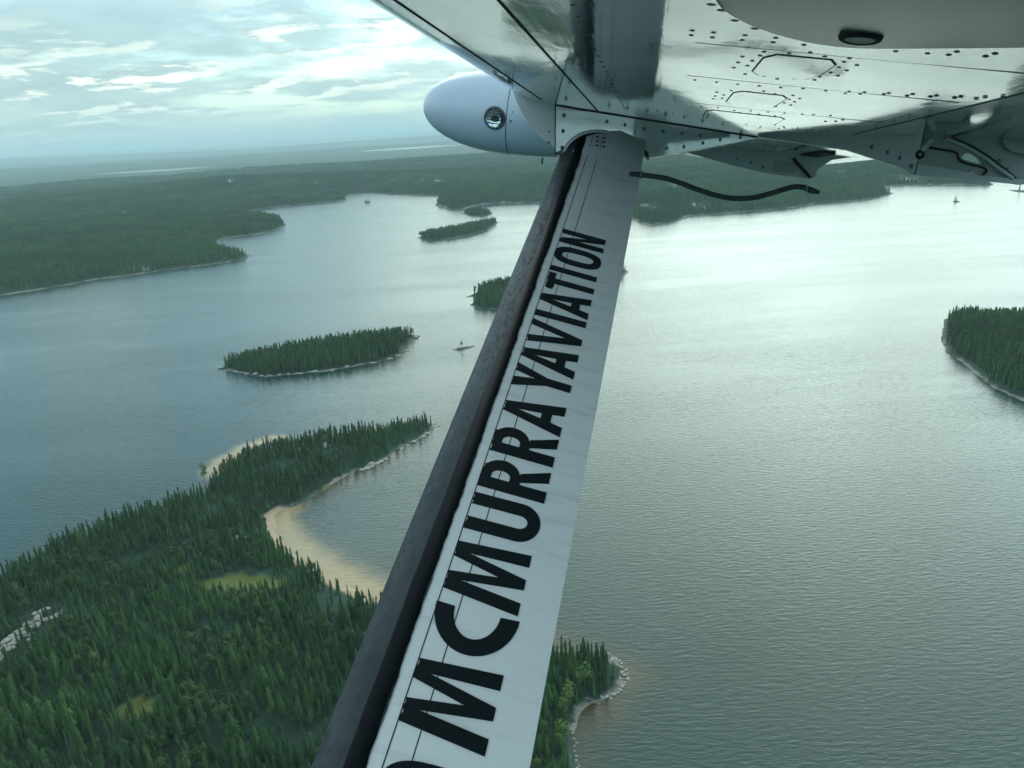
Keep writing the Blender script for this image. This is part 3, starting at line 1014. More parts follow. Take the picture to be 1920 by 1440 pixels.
# small domed fasteners share one mesh
V, F_ = [(0, 0, -1.0)], []
for k, (q, zz) in enumerate(((0.55, -0.8), (1.0, 0.15))):
    for j in range(10):
        V.append((q * math.cos(.6283 * j), q * math.sin(.6283 * j), zz))
for j in range(10):
    F_ += [(0, 1 + j, 1 + (j + 1) % 10), (1 + j, 11 + j, 11 + (j + 1) % 10, 1 + (j + 1) % 10)]
RIVET = mesh("rivet", V, F_)
for p in RIVET.polygons:
    p.use_smooth = True
RIVET.materials.append(m_rivet)
RIV = [(-0.01, 1.501), (-0.01, 1.548), (-0.047, 1.502), (-0.048, 1.549), (-0.101, 1.5), (-0.101, 1.548), (-0.153, 1.498), (-0.154, 1.541), (-0.207, 1.538), (-0.152, 1.648), (-0.197, 1.639), (-0.23, 1.607), (-0.262, 1.637), (-0.119, 1.729), (-0.118, 1.811), (-0.116, 1.892), (-0.143, 1.771), (-0.15, 1.696), (-0.141, 1.842), (-0.305, 1.629), (-0.305, 1.675), (-0.334, 1.698), (-0.31, 1.745), (-0.332, 1.775), (-0.31, 1.824), (-0.332, 1.858), (-0.302, 1.9), (-0.302, 1.956), (-0.258, 1.964), (-0.225, 2.0), (-0.192, 1.969), (-0.149, 1.974), (-0.356, 1.517), (-0.405, 1.51), (-0.438, 1.506), (-0.439, 1.472), (-0.49, 1.49), (-0.493, 1.46), (-0.042, 2.172), (-0.097, 2.171), (-0.15, 2.169), (-0.203, 2.157), (-0.254, 2.145), (-0.305, 2.122), (-0.358, 2.119), (-0.407, 2.131), (-0.408, 2.095), (-0.438, 2.113), (-0.439, 2.076), (-0.484, 2.079), (-0.488, 2.052), (-0.533, 2.066), (-0.534, 2.029), (-0.578, 2.043), (-0.582, 2.015), (-0.623, 2.02), (-0.627, 1.994), (-0.663, 2.003), (-0.667, 1.963), (-0.687, 1.921), (-0.113, 2.392), (-0.115, 2.49), (-0.114, 2.569), (-0.136, 2.44), (-0.138, 2.528), (-0.147, 2.319), (-0.194, 2.3), (-0.226, 2.256), (-0.26, 2.289), (-0.306, 2.283), (-0.311, 2.376), (-0.332, 2.339), (-0.312, 2.482), (-0.333, 2.427), (-0.337, 2.518), (-0.306, 2.606), (-0.259, 2.626), (-0.224, 2.667), (-0.091, 2.841), (-0.146, 2.835), (-0.204, 2.865), (-0.254, 2.822), (-0.307, 2.797), (-0.357, 2.773), (-0.408, 2.747), (-0.439, 2.726), (-0.487, 2.703), (-0.161, 2.94), (-0.227, 2.921), (-0.29, 2.904), (-0.343, 2.899), (-0.297, 3.388), (-0.357, 3.415), (-0.393, 3.263), (-0.444, 3.364), (-0.365, 3.499), (-0.544, 2.796), (-0.539, 2.875), (-0.513, 2.913)]
# evenly set rows further out, seen small
for r0 in (3.30, 3.42, 4.15, 4.25, 4.7, 4.8, 5.45, 5.6, 6.1, 6.3):
    RIV += [(-0.10 - 0.055 * k, r0) for k in range(10) if not (r0 < 4.0 and k < 6)]
RIV += [(0.19, 1.2 + 0.09 * k) for k in range(24)] + [(0.06, 3.2), (0.0, 3.25), (-0.06, 3.3)]


def rivet(parent, loc, size, flat=0.35, rot=None):
    o = bpy.data.objects.new("rivet", RIVET)
    COL.objects.link(o)
    o.parent = parent
    o.location = loc
    o.scale = (size, size, size * flat)
    if rot:
        o.rotation_euler = rot
    return o


for f, r in RIV:
    rivet(wing, (r, f, WU + .0006), 0.0062 if r < 3.6 else 0.007, 0.4)


def plate(name, pts, z0, z1, material, parent, chamfer=0.0):
    """flat plate hanging below the wing: outline (f, r), from z0 down to z1"""
    n = len(pts)
    V = [(r, f, z0) for f, r in pts] + [(r, f, z1) for f, r in pts]
    F_ = [tuple(range(n)), tuple(range(n, 2 * n))[::-1]] + [(j, (j + 1) % n, n + (j + 1) % n, n + j) for j in range(n)]
    return link(name, fix_normals(mesh(name, V, F_)), material, parent)


def octagon(f0, f1, r0, r1, c):
    return [(f0 - c * .35, r0), (f1 + c * .35, r0), (f1, r0 + c), (f1, r1 - c), (f1 + c * .35, r1), (f0 - c * .35, r1), (f0, r1 - c), (f0, r0 + c)]


for f0, f1, r0, r1 in ((-.157, -.300, 1.66, 1.965), (-.154, -.303, 2.30, 2.67), (-.115, -.39, 2.93, 3.30), (-.16, -.30, 4.35, 4.62), (-.16, -.30, 5.0, 5.28)):
    rim = plate("access_panel", octagon(f0, f1, r0, r1, .055), WU + .002, WU - .0009, m_gap, wing)
    plate("panel_face", octagon(f0 - .0034, f1 + .0034, r0 + .006, r1 - .006, .053), WU + .001, WU - .0016, m_skin, rim)

# ---- wing root fairing: a smooth swelling under the inboard wing
OUT = [(.02, .70), (-.005, 1.0), (-.031, 1.254), (-.054, 1.325), (-.093, 1.399), (-.143, 1.458), (-.204, 1.507), (-.261, 1.523), (-.317, 1.505), (-.402, 1.446), (-.504, 1.385), (-.62, 1.28), (-.70, 1.1), (-.72, .8), (-.70, .45), (-.35, .38), (-.05, .45)]
oc_ = np.array(OUT)
cc = np.array((-.34, .86))
V, F_ = [], []
rings = [1.0, .985, .955, .91, .85, .77, .66, .52, .36, .18]
for k, s in enumerate(rings):
    q = cc + (oc_ - cc) * s
    dz_ = 0.001 if k == 0 else 0.003 + 0.030 * (1 - s ** 2.2)
    V += [(a[1], a[0], WU - dz_) for a in q]
n = len(OUT)
for k in range(len(rings) - 1):
    for j in range(n):
        F_.append((k * n + j, k * n + (j + 1) % n, (k + 1) * n + (j + 1) % n, (k + 1) * n + j))
F_.append(tuple(range((len(rings) - 1) * n, len(rings) * n)))
root_fairing = link("root_fairing", fix_normals(mesh("root_fairing", V, F_)), m_satin, aircraft, True)
sub = root_fairing.modifiers.new("smooth", 'SUBSURF')
sub.levels = sub.render_levels = 2
for f, r in ((-.030, 1.285), (-.047, 1.318), (-.073, 1.385), (-.110, 1.435)):
    o = rivet(root_fairing, (r, f, WU + .0008), 0.010, 0.22)
    o.name = "screw"


def torus(name, R_, r_, seg, sid, material, parent, squash=1.0):
    V, F_ = [], []
    for i in range(seg):
        a = 6.28319 * i / seg
        for j in range(sid):
            b = 6.28319 * j / sid
            V.append(((R_ + r_ * math.cos(b)) * math.cos(a), (R_ + r_ * math.cos(b)) * math.sin(a), r_ * math.sin(b) * squash))
    for i in range(seg):
        for j in range(sid):
            F_.append((i * sid + j, ((i + 1) % seg) * sid + j, ((i + 1) % seg) * sid + (j + 1) % sid, i * sid + (j + 1) % sid))
    return link(name, mesh(name, V, F_), material, parent, True)


o = torus("drain_plug", 0.025, 0.0065, 24, 8, m_gap, root_fairing)
o.location = (1.30, -.252, WU - .0225)
o.rotation_euler = (0, 0.05, 0)
bm = bmesh.new()
bmesh.ops.create_cone(bm, cap_ends=True, segments=20, radius1=.021, radius2=.018, depth=.008)
me = bpy.data.meshes.new("plug_face")
bm.to_mesh(me)
bm.free()
link("plug_face", me, m_recess, o).location = (0, 0, -.001)

def tube(name, pts, rad, material, parent, sides=10, steps=4, bump_fn=None, smooth=True):
    """round tube along a Catmull-Rom path"""
    P_ = [Vector(p) for p in pts]
    path = []
    for i in range(len(P_) - 1):
        p0, p1, p2, p3 = P_[max(i - 1, 0)], P_[i], P_[i + 1], P_[min(i + 2, len(P_) - 1)]
        for k in range(steps):
            t = k / steps
            path.append(0.5 * ((2 * p1) + (p2 - p0) * t + (2 * p0 - 5 * p1 + 4 * p2 - p3) * t * t + (3 * p1 - p0 - 3 * p2 + p3) * t ** 3))
    path.append(P_[-1])
    V, F_ = [], []
    ref = Vector((0.3, 0.2, 1)).normalized()
    for i, p in enumerate(path):
        d = (path[min(i + 1, len(path) - 1)] - path[max(i - 1, 0)]).normalized()
        a = d.cross(ref).normalized()
        b = a.cross(d)
        for j in range(sides):
            th = 6.28319 * j / sides
            q = rad if not callable(rad) else rad(i / (len(path) - 1))
            if bump_fn:
                q *= bump_fn(i, j)
            V.append(p + a * q * math.cos(th) + b * q * math.sin(th))
    for i in range(len(path) - 1):
        for j in range(sides):
            F_.append((i * sides + j, i * sides + (j + 1) % sides, (i + 1) * sides + (j + 1) % sides, (i + 1) * sides + j))
    F_ += [tuple(range(sides))[::-1], tuple(range((len(path) - 1) * sides, len(path) * sides))]
    return link(name, mesh(name, V, F_), material, parent, smooth)


# ---- strut
S_ = Vector((0.91957, 0.0136, 0.3927))
C_ = Vector((0.04306, -0.99687, -0.06631))
N_ = Vector((-0.39057, -0.07788, 0.91727))
O_ = Vector((3.5, 0.24474, 0.08338))


def sp(s, c, n=0.0):
    return O_ + S_ * s + C_ * c + N_ * n


def sm(t):
    t = min(max(t, 0.0), 1.0)
    return t * t * (3 - 2 * t)


def spf(s, c, n=0.0):
    """strut surface point; the upper face flares out where the strut enters the wing fairing"""
    k = sm((s + .05) / .20) * sm((.145 - c) / .13) * (0.35 + 0.65 * sm((c + .21) / .09)) * (1.0 if n > -.03 else 0.0)
    return sp(s, c, n + .042 * k)


SEC = [(.151, -.0015), (.10, 0), (.03, 0), (-.04, 0), (-.085, -.0002), (-.112, -.002), (-.132, -.005), (-.150, -.010), (-.168, -.018), (-.184, -.028), (-.197, -.040), (-.205, -.054), (-.206, -.068), (-.198, -.082), (-.175, -.094), (-.13, -.099), (-.06, -.090), (.03, -.055), (.11, -.018), (.151, -.0055)]
stat = list(np.linspace(-3.05, 0.36, 42))
V, F_ = [], []
for s in stat:
    V += [spf(s, c, n) for c, n in SEC]
n = len(SEC)
for k in range(len(stat) - 1):
    for j in range(n):
        F_.append((k * n + j, (k + 1) * n + j, (k + 1) * n + (j + 1) % n, k * n + (j + 1) % n))
F_ += [tuple(range(n)), tuple(range((len(stat) - 1) * n, len(stat) * n))[::-1]]
strut = link("strut", smooth_by_angle(fix_normals(mesh("strut", V, F_)), 40), m_white, aircraft)
# rubber boot wrapped round the leading edge, with a ragged sealed border
BOOT = [(-.112, .0006), (-.114, .0014), (-.132, -.0025), (-.1495, -.0072), (-.1695, -.0158), (-.186, -.0265), (-.1995, -.0392), (-.2078, -.054), (-.2088, -.0685), (-.2002, -.0842), (-.176, -.0968), (-.13, -.1018), (-.10, -.0990), (-.098, -.0940)]
stat = list(np.arange(-3.0, 0.35, 0.0125))
V, F_ = [], []
rj = random.Random(3)
jag = 0.0
for s in stat:
    jag = jag * 0.75 + rj.uniform(-.0013, .0013)
    end = max(0.0, (s - 0.02) / 0.2)
    for i, (c, nn) in enumerate(BOOT):
        q = c + (jag if i < 2 else 0) + (0.004 * math.sin(s * 9) * 0.3 if i < 2 else 0)
        V.append(spf(s, q, nn))
n = len(BOOT)
for k in range(len(stat) - 1):
    for j in range(n - 1):
        F_.append((k * n + j, (k + 1) * n + j, (k + 1) * n + j + 1, k * n + j + 1))
boot = link("deicing_boot", smooth_by_angle(fix_normals(mesh("deicing_boot", V, F_)), 60), m_rubber, strut)
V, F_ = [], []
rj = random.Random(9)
BAND = [(-.1105, .0009), (-.1135, .0020), (-.132, -.0016), (-.1465, -.0056), (-.1480, -.0068)]  # added black strip: dark reflection along the boot, as colour
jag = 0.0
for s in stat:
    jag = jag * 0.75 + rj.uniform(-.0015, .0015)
    V += [spf(s, c + (jag if i < 2 else jag * .4), nn) for i, (c, nn) in enumerate(BAND)]
n = len(BAND)
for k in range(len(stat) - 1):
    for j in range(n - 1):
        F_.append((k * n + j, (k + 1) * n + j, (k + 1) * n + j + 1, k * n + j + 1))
link("boot_reflection_band", smooth_by_angle(fix_normals(mesh("boot_reflection_band", V, F_)), 60), m_band, strut)
for cc_ in (-.0845, -.0405):
    box_strip("seam", sp(-3.0, cc_, 0), sp(-0.05, cc_, 0), 0.0021, 0.0005, m_gap, strut, N_)
    tube("seam", [spf(-.055 + .03 * k, cc_, .0) for k in range(11)], .0011, m_gap, strut, 6, 1)
box_strip("trailing_edge", sp(-3.0, .1515, -.0035), sp(0.33, .1515, -.0035), 0.004, 0.0016, m_white, strut, C_, side=N_)
for cc_ in (-.055, -.026):
    for k in range(3):
        o = rivet(strut, spf(0.035 + 0.028 * k, cc_ - .004 * k, .0012), 0.0085, 0.5)
        o.rotation_euler = N_.to_track_quat('-Z', 'Y').to_euler()
        o.name = "screw"

# ---- lettering: every letter is a thin cut piece on the strut
CB, CT = 0.0755, -0.0838                      # baseline and cap line across the chord


def arc(cx, cy, a, b, t0, t1, n=14):
    return [(cx + a * math.cos(math.radians(t0 + (t1 - t0) * i / n)), cy + b * math.sin(math.radians(t0 + (t1 - t0) * i / n))) for i in range(n + 1)]


def sup(cx, cy, a, b, e=2.5, n=44):
    o = []
    for i in range(n):
        t = 6.28319 * i / n
        c_, s_ = math.cos(t), math.sin(t)
        o.append((cx + a * math.copysign(abs(c_) ** (2 / e), c_), cy + b * math.copysign(abs(s_) ** (2 / e), s_)))
    return o


def rag(p, q, n, amp, seed):
    r = random.Random(seed)
    return [(p[0] + (q[0] - p[0]) * i / n + r.uniform(-amp, amp), p[1] + (q[1] - p[1]) * i / n + r.uniform(-amp, amp) * 7) for i in range(1, n)]


G = {
    'M': ([(0, 0), (.030, 0), (.046, .83), (.063, 0), (.088, 0), (.117, .83), (.121, 0), (.152, 0), (.141, 1), (.102, 1), (.0765, .34), (.062, 1), (.019, 1)], []),
    'C': (arc(.098, .49, .098, .53, 90, 270, 26) + arc(.096, .49, .062, .29, 270, 90, 22), []),
    'U': ([(0, 1)] + [(0, .28)] + arc(.054, .28, .054, .30, 180, 360, 18)[1:-1] + [(.108, .28), (.108, 1), (.073, 1), (.073, .28)] + arc(.054, .28, .019, .12, 0, -180, 12)[1:-1] + [(.035, .28), (.035, 1)], []),
    'R': ([(0, 0), (0, 1), (.05, 1)] + arc(.052, .715, .045, .285, 80, -75, 14) + [(.070, .43), (.100, 0), (.064, 0), (.043, .41), (.035, .41), (.035, 0)], [[(.035, .57), (.035, .85), (.047, .85)] + arc(.047, .71, .017, .14, 75, -75, 8) + [(.047, .57)]]),
    'A': ([(0, 0), (.040, 1), (.076, 1), (.115, 0), (.080, 0), (.0735, .20), (.0415, .20), (.035, 0)], [[(.0465, .37), (.068, .37), (.0575, .80)]]),
    'Y': ([(.035, 0), (.035, .42), (0, 1), (.037, 1), (.052, .62), (.066, 1), (.100, 1), (.067, .42), (.067, 0)], []),
    'V': ([(0, 1), (.031, 1), (.0605, .30), (.087, 1), (.117, 1), (.075, 0), (.045, 0)], []),
    'I': ([(0, 0), (0, 1), (.031, 1), (.031, 0)], []),
    'O': (sup(.058, .5, .058, .515, 2.7), [sup(.058, .5, .025, .345, 2.7)]),
    'N': ([(0, 0), (0, .97), (.006, 1.0), (.034, .97), (.066, .36), (.066, .98), (.097, 1), (.097, 0), (.063, 0), (.031, .62), (.031, 0)], []),
    'T': ([(.035, 0), (.035, .80)] + rag((.035, .80), (.0, .82), 5, .0025, 1) + [(.0, .82)] + rag((0, .82), (.002, .98), 4, .003, 2) + [(.004, .97)] + rag((.004, .97), (.098, .99), 15, .0028, 3) + [(.1, .98)] + rag((.1, .98), (.1, .83), 3, .002, 4) + [(.100, .83), (.066, .83), (.066, 0)], []),
}
WORD = [('O', -2.80, .0), ('M', -2.649, .004), ('C', -2.476, .002), ('M', -2.367, .006), ('U', -2.188, .006), ('R', -2.062, .010), ('R', -1.943, .012), ('A', -1.833, .018),
        ('Y', -1.689, .019), ('A', -1.594, .021), ('V', -1.478, .018), ('I', -1.338, .016), ('A', -1.294, .022), ('T', -1.178, .020), ('I', -1.067, .022), ('O', -1.004, .022), ('N', -0.868, .023)]
from mathutils.geometry import tessellate_polygon


def letter(ch, s0, shear, top=.0014):
    outer, holes = G[ch]
    rl = random.Random(int(s0 * 1000))
    worn = []
    for i, p in enumerate(outer):                     # the cut edge along the seam has frayed
        worn.append(p)
        q = outer[(i + 1) % len(outer)]
        if p[1] > .95 and q[1] > .95 and ch not in 'TOC':
            worn += [(p[0] + (q[0] - p[0]) * k / 5 + rl.uniform(-.001, .001), 1.0 + rl.uniform(-.028, .012)) for k in range(1, 5)]
    outer = worn
    loops = [[sp(s0 + x_ + shear * y_, CB + (CT - CB) * y_, top) for x_, y_ in lp] for lp in [outer] + holes]
    flat = [[Vector((x_ + shear * y_, y_ * .16, 0)) for x_, y_ in lp] for lp in [outer] + holes]
    tri = tessellate_polygon(flat)
    V = [v for lp in loops for v in lp]
    F_ = [tuple(t) for t in tri]
    base = len(V)
    V += [v - N_ * (top + .0008) for v in V]
    i = 0
    for lp in loops:
        m_ = len(lp)
        for j in range(m_):
            a, b = i + j, i + (j + 1) % m_
            F_.append((a, b, b + base, a + base))
        i += m_
    o = link("letter", fix_normals(mesh("letter", V, F_)), m_letter, strut)
    o["label"] = "black letter %s" % ch
    return o


for ch, s0, sh_ in WORD:
    letter(ch, s0, sh_)

# ---- strut to wing fairing (teardrop in plan) with the raised cuff round the strut
FP0, FP1 = Vector((3.487, .502)), Vector((4.07, -.42))


def wall_plate(name, pts, thick, material, parent, out=None):
    """upright plate: pts = (f, r, u) on its inboard face, thickened outboard"""
    n = len(pts)
    tv = Vector(out or (1, 0, 0)) * thick
    V = [Vector((r, f, u)) for f, r, u in pts] + [Vector((r, f, u)) + tv for f, r, u in pts]
    F_ = [tuple(range(n)), tuple(range(n, 2 * n))[::-1]] + [(j, (j + 1) % n, n + (j + 1) % n, n + j) for j in range(n)]
    return link(name, fix_normals(mesh(name, V, F_)), material, parent)


fair = wall_plate("strut_fairing", [(.498, 3.49, .262), (.314, 3.606, .262), (.089, 3.748, .262), (-.159, 3.905, .262), (-.43, 4.075, .262), (-.425, 4.073, .255), (-.196, 3.929, .182), (.084, 3.751, .093), (.229, 3.659, .074), (.472, 3.506, .055)], .22, m_skin, aircraft)
fwd = wall_plate("fairing_nose", [(.690, 3.433, .31), (.579, 3.465, .31), (.4995, 3.488, .29), (.4735, 3.496, .055), (.482, 3.493, .088), (.512, 3.484, .102), (.548, 3.474, .124), (.585, 3.463, .155), (.617, 3.454, .188), (.640, 3.447, .217), (.660, 3.442, .250)], .30, m_white, fair)
bevel(fwd, .01)
box_strip("seam", (3.4875, .500, .26), (3.4945, .474, .058), .0045, .001, m_gap, fair, (-1, 0, 0))
box_strip("seam", (3.49, .50, WU - .002), (4.07, -.42, WU - .002), .005, .0018, m_gap, fair, (-.85, -.53, -.2))
face_rot = Vector((-.845, -.534, 0)).to_track_quat('-Z', 'Y').to_euler()
for f, r, u in ((.28, 3.628, .226), (.201, 3.678, .224), (.115, 3.732, .22), (.03, 3.785, .221), (-.056, 3.84, .224), (-.144, 3.895, .227), (.001, 3.804, .15), (-.076, 3.853, .167), (-.162, 3.907, .196), (-.241, 3.957, .222), (-.336, 4.017, .248), (.46, 3.513, .225), (.455, 3.516, .16), (.45, 3.52, .09)):
    o = rivet(fair, (r - .0005, f - .0003, u), .009, .35, face_rot)
for k in range(4):
    rivet(fwd, (3.487, .515 - .003 * k, .242 - .046 * k), .007, .35, face_rot)
CUFF = [(.440, 3.525, .050), (.434, 3.529, .076), (.420, 3.538, .112), (.390, 3.557, .146), (.352, 3.581, .168), (.291, 3.62, .181), (.221, 3.665, .17), (.147, 3.711, .153), (.096, 3.744, .134), (.078, 3.755, .111), (.080, 3.753, .085)]


tube("cuff", [(r - .006, f, u) for f, r, u in CUFF], .0085, m_white, fair, 10, 5)
tube("cuff_seal", [(r - .012, f, u - .010) for f, r, u in CUFF[1:-1]], .0055, m_gap, fair, 8, 5)

# ---- sensor pod on the leading edge
PR, PU = 4.0, .238
prof = [(.16, .05), (.18, .12), (.22, .160), (.28, .172), (.36, .181), (.5, .191), (.65, .1985), (.772, .2005)]
for k in range(1, 17):
    a = math.radians(90 * k / 16)
    prof.append((.772 + .470 * math.sin(a), .2005 * max(math.cos(a), 0.0) ** 0.93))
V, F_ = [], []
sid = 48
for f, q in prof[:-1]:
    for j in range(sid):
        a = 6.28319 * j / sid
        V.append((PR + q * math.cos(a), f, PU + q * math.sin(a) - .02 * (f - .75)))
for k in range(len(prof) - 2):
    for j in range(sid):
        F_.append((k * sid + j, k * sid + (j + 1) % sid, (k + 1) * sid + (j + 1) % sid, (k + 1) * sid + j))
V.append((PR, prof[-1][0], PU - .02 * .49))
tip, last = len(V) - 1, (len(prof) - 2) * sid
F_ += [(last + j, last + (j + 1) % sid, tip) for j in range(sid)] + [tuple(range(sid))[::-1]]
pod = link("sensor_pod", fix_normals(mesh("sensor_pod", V, F_)), m_pod, aircraft, True)
o = torus("seam", .2005, .0022, 64, 6, m_ring, pod)
o.location = (PR, .772, PU)
o.rotation_euler = (math.radians(90), 0, 0)
box_strip("drain_pin", (PR - .02, .60, PU - .195), (PR - .02, .60, PU - .225), .008, .004, m_gap, pod, (-1, 0, 0))
# lamp set into the inboard flank
dirn = Vector((-.97, .03, -.21)).normalized()
lamp = torus("lamp", .047, .0075, 40, 10, m_ring, pod)
lamp.location = Vector((3.81, .828, .197)) + dirn * .002
lamp.rotation_euler = dirn.to_track_quat('Z', 'Y').to_euler()
V, F_ = [(0, 0, -.022)], []
for k in range(1, 6):
    for j in range(28):
        q = .046 * k / 5
        V.append((q * math.cos(6.28319 * j / 28), q * math.sin(6.28319 * j / 28), -.022 + .022 * (k / 5) ** 2))
for j in range(28):
    F_.append((0, 1 + j, 1 + (j + 1) % 28))
    for k in range(4):
        F_.append((1 + k * 28 + j, 1 + (k + 1) * 28 + j, 1 + (k + 1) * 28 + (j + 1) % 28, 1 + k * 28 + (j + 1) % 28))
# shallow bowl standing in front of the skin, closed by a domed glass
refl = link("reflector", mesh("reflector", [(a, b, c_ * .2 + .006) for a, b, c_ in V], F_), m_chrome, pod, True)
refl.location, refl.rotation_euler = lamp.location, lamp.rotation_euler
V2 = [(a, b, .006 - c_ * .45) for a, b, c_ in V]
lens = link("lens", mesh("lens", V2, F_), m_lens, pod, True)
lens.location, lens.rotation_euler = lamp.location, lamp.rotation_euler
for k in range(4):
    q = -.024 + .016 * k
    bar = box_strip("reflector_bar", (-.038, q, .0065), (.038, q, .0065), .004, .002, m_ring, pod, (0, 0, 1))
    bar.location, bar.rotation_euler = lamp.location, lamp.rotation_euler
rivet(pod, (3.802, .742, .232), .006, .35, face_rot)
rivet(pod, (3.803, .748, .19), .006, .35, face_rot)

# ---- flap hinge brackets
b1 = wall_plate("flap_bracket", [(-.406, 3.89, .262), (-.658, 3.513, .268), (-.862, 3.208, .272), (-.899, 3.15, .276), (-.903, 3.15, .132), (-.88, 3.18, .152), (-.713, 3.43, .209), (-.406, 3.89, .249)], .05, m_grey, aircraft)
bevel(b1, .004)


def plate_with_hole(name, outer, hole, r0, thick, material, parent):
    flat = [[Vector((f, u, 0)) for f, u in outer], [Vector((f, u, 0)) for f, u in hole]]
    tri = tessellate_polygon(flat)
    pts = outer + hole
    n = len(pts)
    V = [(r0, f, u) for f, u in pts] + [(r0 + thick, f, u) for f, u in pts]
    F_ = [tuple(t) for t in tri] + [tuple(x_ + n for x_ in t[::-1]) for t in tri]
    i = 0
    for lp in (outer, hole):
        for j in range(len(lp)):
            a, b = i + j, i + (j + 1) % len(lp)
            F_.append((a, b, b + n, a + n))
        i += len(lp)
    return link(name, fix_normals(mesh(name, V, F_)), material, parent)


HO = [(-1.052, .207), (-1.0535, .216), (-1.059, .225), (-1.068, .2292), (-1.079, .229), (-1.104, .219), (-1.130, .194), (-1.070, .202)]
OU = [(-.906, .276), (-1.0, .29), (-1.16, .30), (-1.30, .31), (-1.33, .24), (-1.320, .195), (-1.305, .165), (-1.285, .150), (-1.262, .144), (-1.235, .1445), (-.906, .137)]
arm = plate_with_hole("hinge_arm", OU, HO, 3.165, .022, m_recess, b1)
bevel(arm, .003)
LOW = [(-.9065, .171), (-.98, .168), (-1.053, .164), (-1.082, .163), (-1.092, .170), (-1.100, .163), (-1.119, .153), (-1.144, .156), (-1.235, .1585), (-1.262, .158), (-1.285, .162), (-1.305, .176), (-1.320, .205), (-1.3265, .235), (-1.3315, .235), (-1.3265, .195), (-1.310, .161), (-1.288, .145), (-1.262, .1395), (-1.235, .140), (-.9065, .1325)]
wall_plate("lower_flange", [(f, 3.150, u) for f, u in LOW], .02, m_grey, b1)
tube("link_rod", [(3.150, -.900, .200), (3.150, -.917, .232), (3.150, -.936, .262)], .012, m_grey, b1, 12, 3)
bo = torus("rod_eye", .010, .006, 20, 8, m_gap, b1)
bo.location = (3.142, -.902, .203)
bo.rotation_euler = (0, math.radians(90), 0)
tube("hinge_strap", [(3.152, -.975, .268), (3.152, -1.04, .252), (3.152, -1.11, .224), (3.152, -1.17, .192), (3.152, -1.235, .157)], .0075, m_grey, b1, 8, 4)
tube("hinge_strap", [(3.154, -1.0, .272), (3.154, -1.07, .252), (3.154, -1.13, .225), (3.154, -1.185, .195), (3.154, -1.245, .160)], .004, m_gap, b1, 8, 4)
tube("edge_rib", [(3.158, -.91, .232), (3.158, -.97, .230), (3.158, -1.022, .226), (3.158, -1.036, .212), (3.158, -1.046, .200), (3.158, -1.07, .192), (3.158, -1.13, .184), (3.158, -1.144, .172), (3.158, -1.135, .160)], .004, m_gap, b1, 8, 4)
for f, r, u in ((-.775, 3.335, .224), (-.82, 3.268, .206), (-.855, 3.216, .188), (-.887, 3.168, .160)):
    o = torus("bolt", .005, .0035, 16, 8, m_rivet, b1)
    o.location = (r - .003, f, u)
    o.rotation_euler = Vector((-.555, .832 * -1, 0)).to_track_quat('Z', 'Y').to_euler()
for f, u in ((-1.179, .211), (-1.215, .186)):
    rivet(b1, (3.163, f, u), .009, .3, (0, math.radians(90), 0))
wall_plate("flap_cover", [(-1.16, 3.140, .285), (-1.175, 3.140, .262), (-1.20, 3.140, .248), (-1.26, 3.140, .240), (-1.36, 3.140, .232), (-1.36, 3.140, .31), (-1.2, 3.140, .30)], .02, m_recess, b1)

b2 = wall_plate("flap_bracket", [(-.143, 5.4, .262), (-.70, 5.4, .268), (-1.162, 5.4, .29), (-1.041, 5.4, .258), (-.96, 5.4, .185), (-.974, 5.4, .150), (-.938, 5.4, .127), (-.686, 5.4, .128), (-.46, 5.4, .150), (-.143, 5.4, .20)], .05, m_grey, aircraft)
bevel(b2, .004)
wall_plate("recess", [(-.69, 5.395, .215), (-.83, 5.395, .22), (-.83, 5.395, .148), (-.69, 5.395, .146)], .01, m_recess, b2)
tube("link_rod", [(5.38, -.80, .24), (5.38, -.86, .19), (5.38, -.93, .135)], .010, m_gap, b2, 8, 3)
for f, u in ((-.46, .20), (-.55, .185), (-.63, .165), (-.9, .165)):
    rivet(b2, (5.398, f, u), .010, .4, (0, math.radians(90), 0))
plate("flap_gap_shade", [(-.834, 6.0), (-.859, 4.76), (-.953, 4.88), (-.943, 5.9)], WU + .02, WU + .0015, m_gap, aircraft)  # dark plate standing in for the shadow in the flap gap

# ------------------------------------------------------------------ braided rope trailing behind the strut
ROPE = [(.135, .012), (.102, .016), (.047, .016), (-.02, .013), (-.088, .0), (-.156, -.016), (-.234, -.029), (-.299, -.032), (-.372, -.021), (-.431, .001), (-.488, .027), (-.527, .042), (-.564, .043), (-.595, .036), (-.627, .031)]


def braid(i, j):
    return 1.0 + 0.085 * math.copysign(abs(math.sin(i * .9 + j * .785)) ** .6, math.sin(i * .9 + j * .785)) * math.copysign(1, math.sin(i * .9 - j * .785))


rope = tube("mooring_rope", [(3.35, f, u) for f, u in ROPE], lambda t: .0102 if t < .9 else .0122 * max(.35, 1 - ((t - .9) / .1) ** 2 * .6), m_rope, None, 16, 22, braid, False)
rope.matrix_world = aircraft.matrix_world.copy()
tag(rope, "dark braided rope trailing in the wind behind the lettered strut", "rope")
cl = torus("rope_clamp", .0135, .004, 20, 8, m_rivet, rope)
cl.location = (3.35, .085, .016)
cl.rotation_euler = (math.radians(90), 0, 0)
tb = torus("rope_whipping", .0150, .003, 20, 8, m_recess, rope)
tb.location = (3.35, -.572, .0415)
tb.rotation_euler = (math.radians(72), 0, 0)

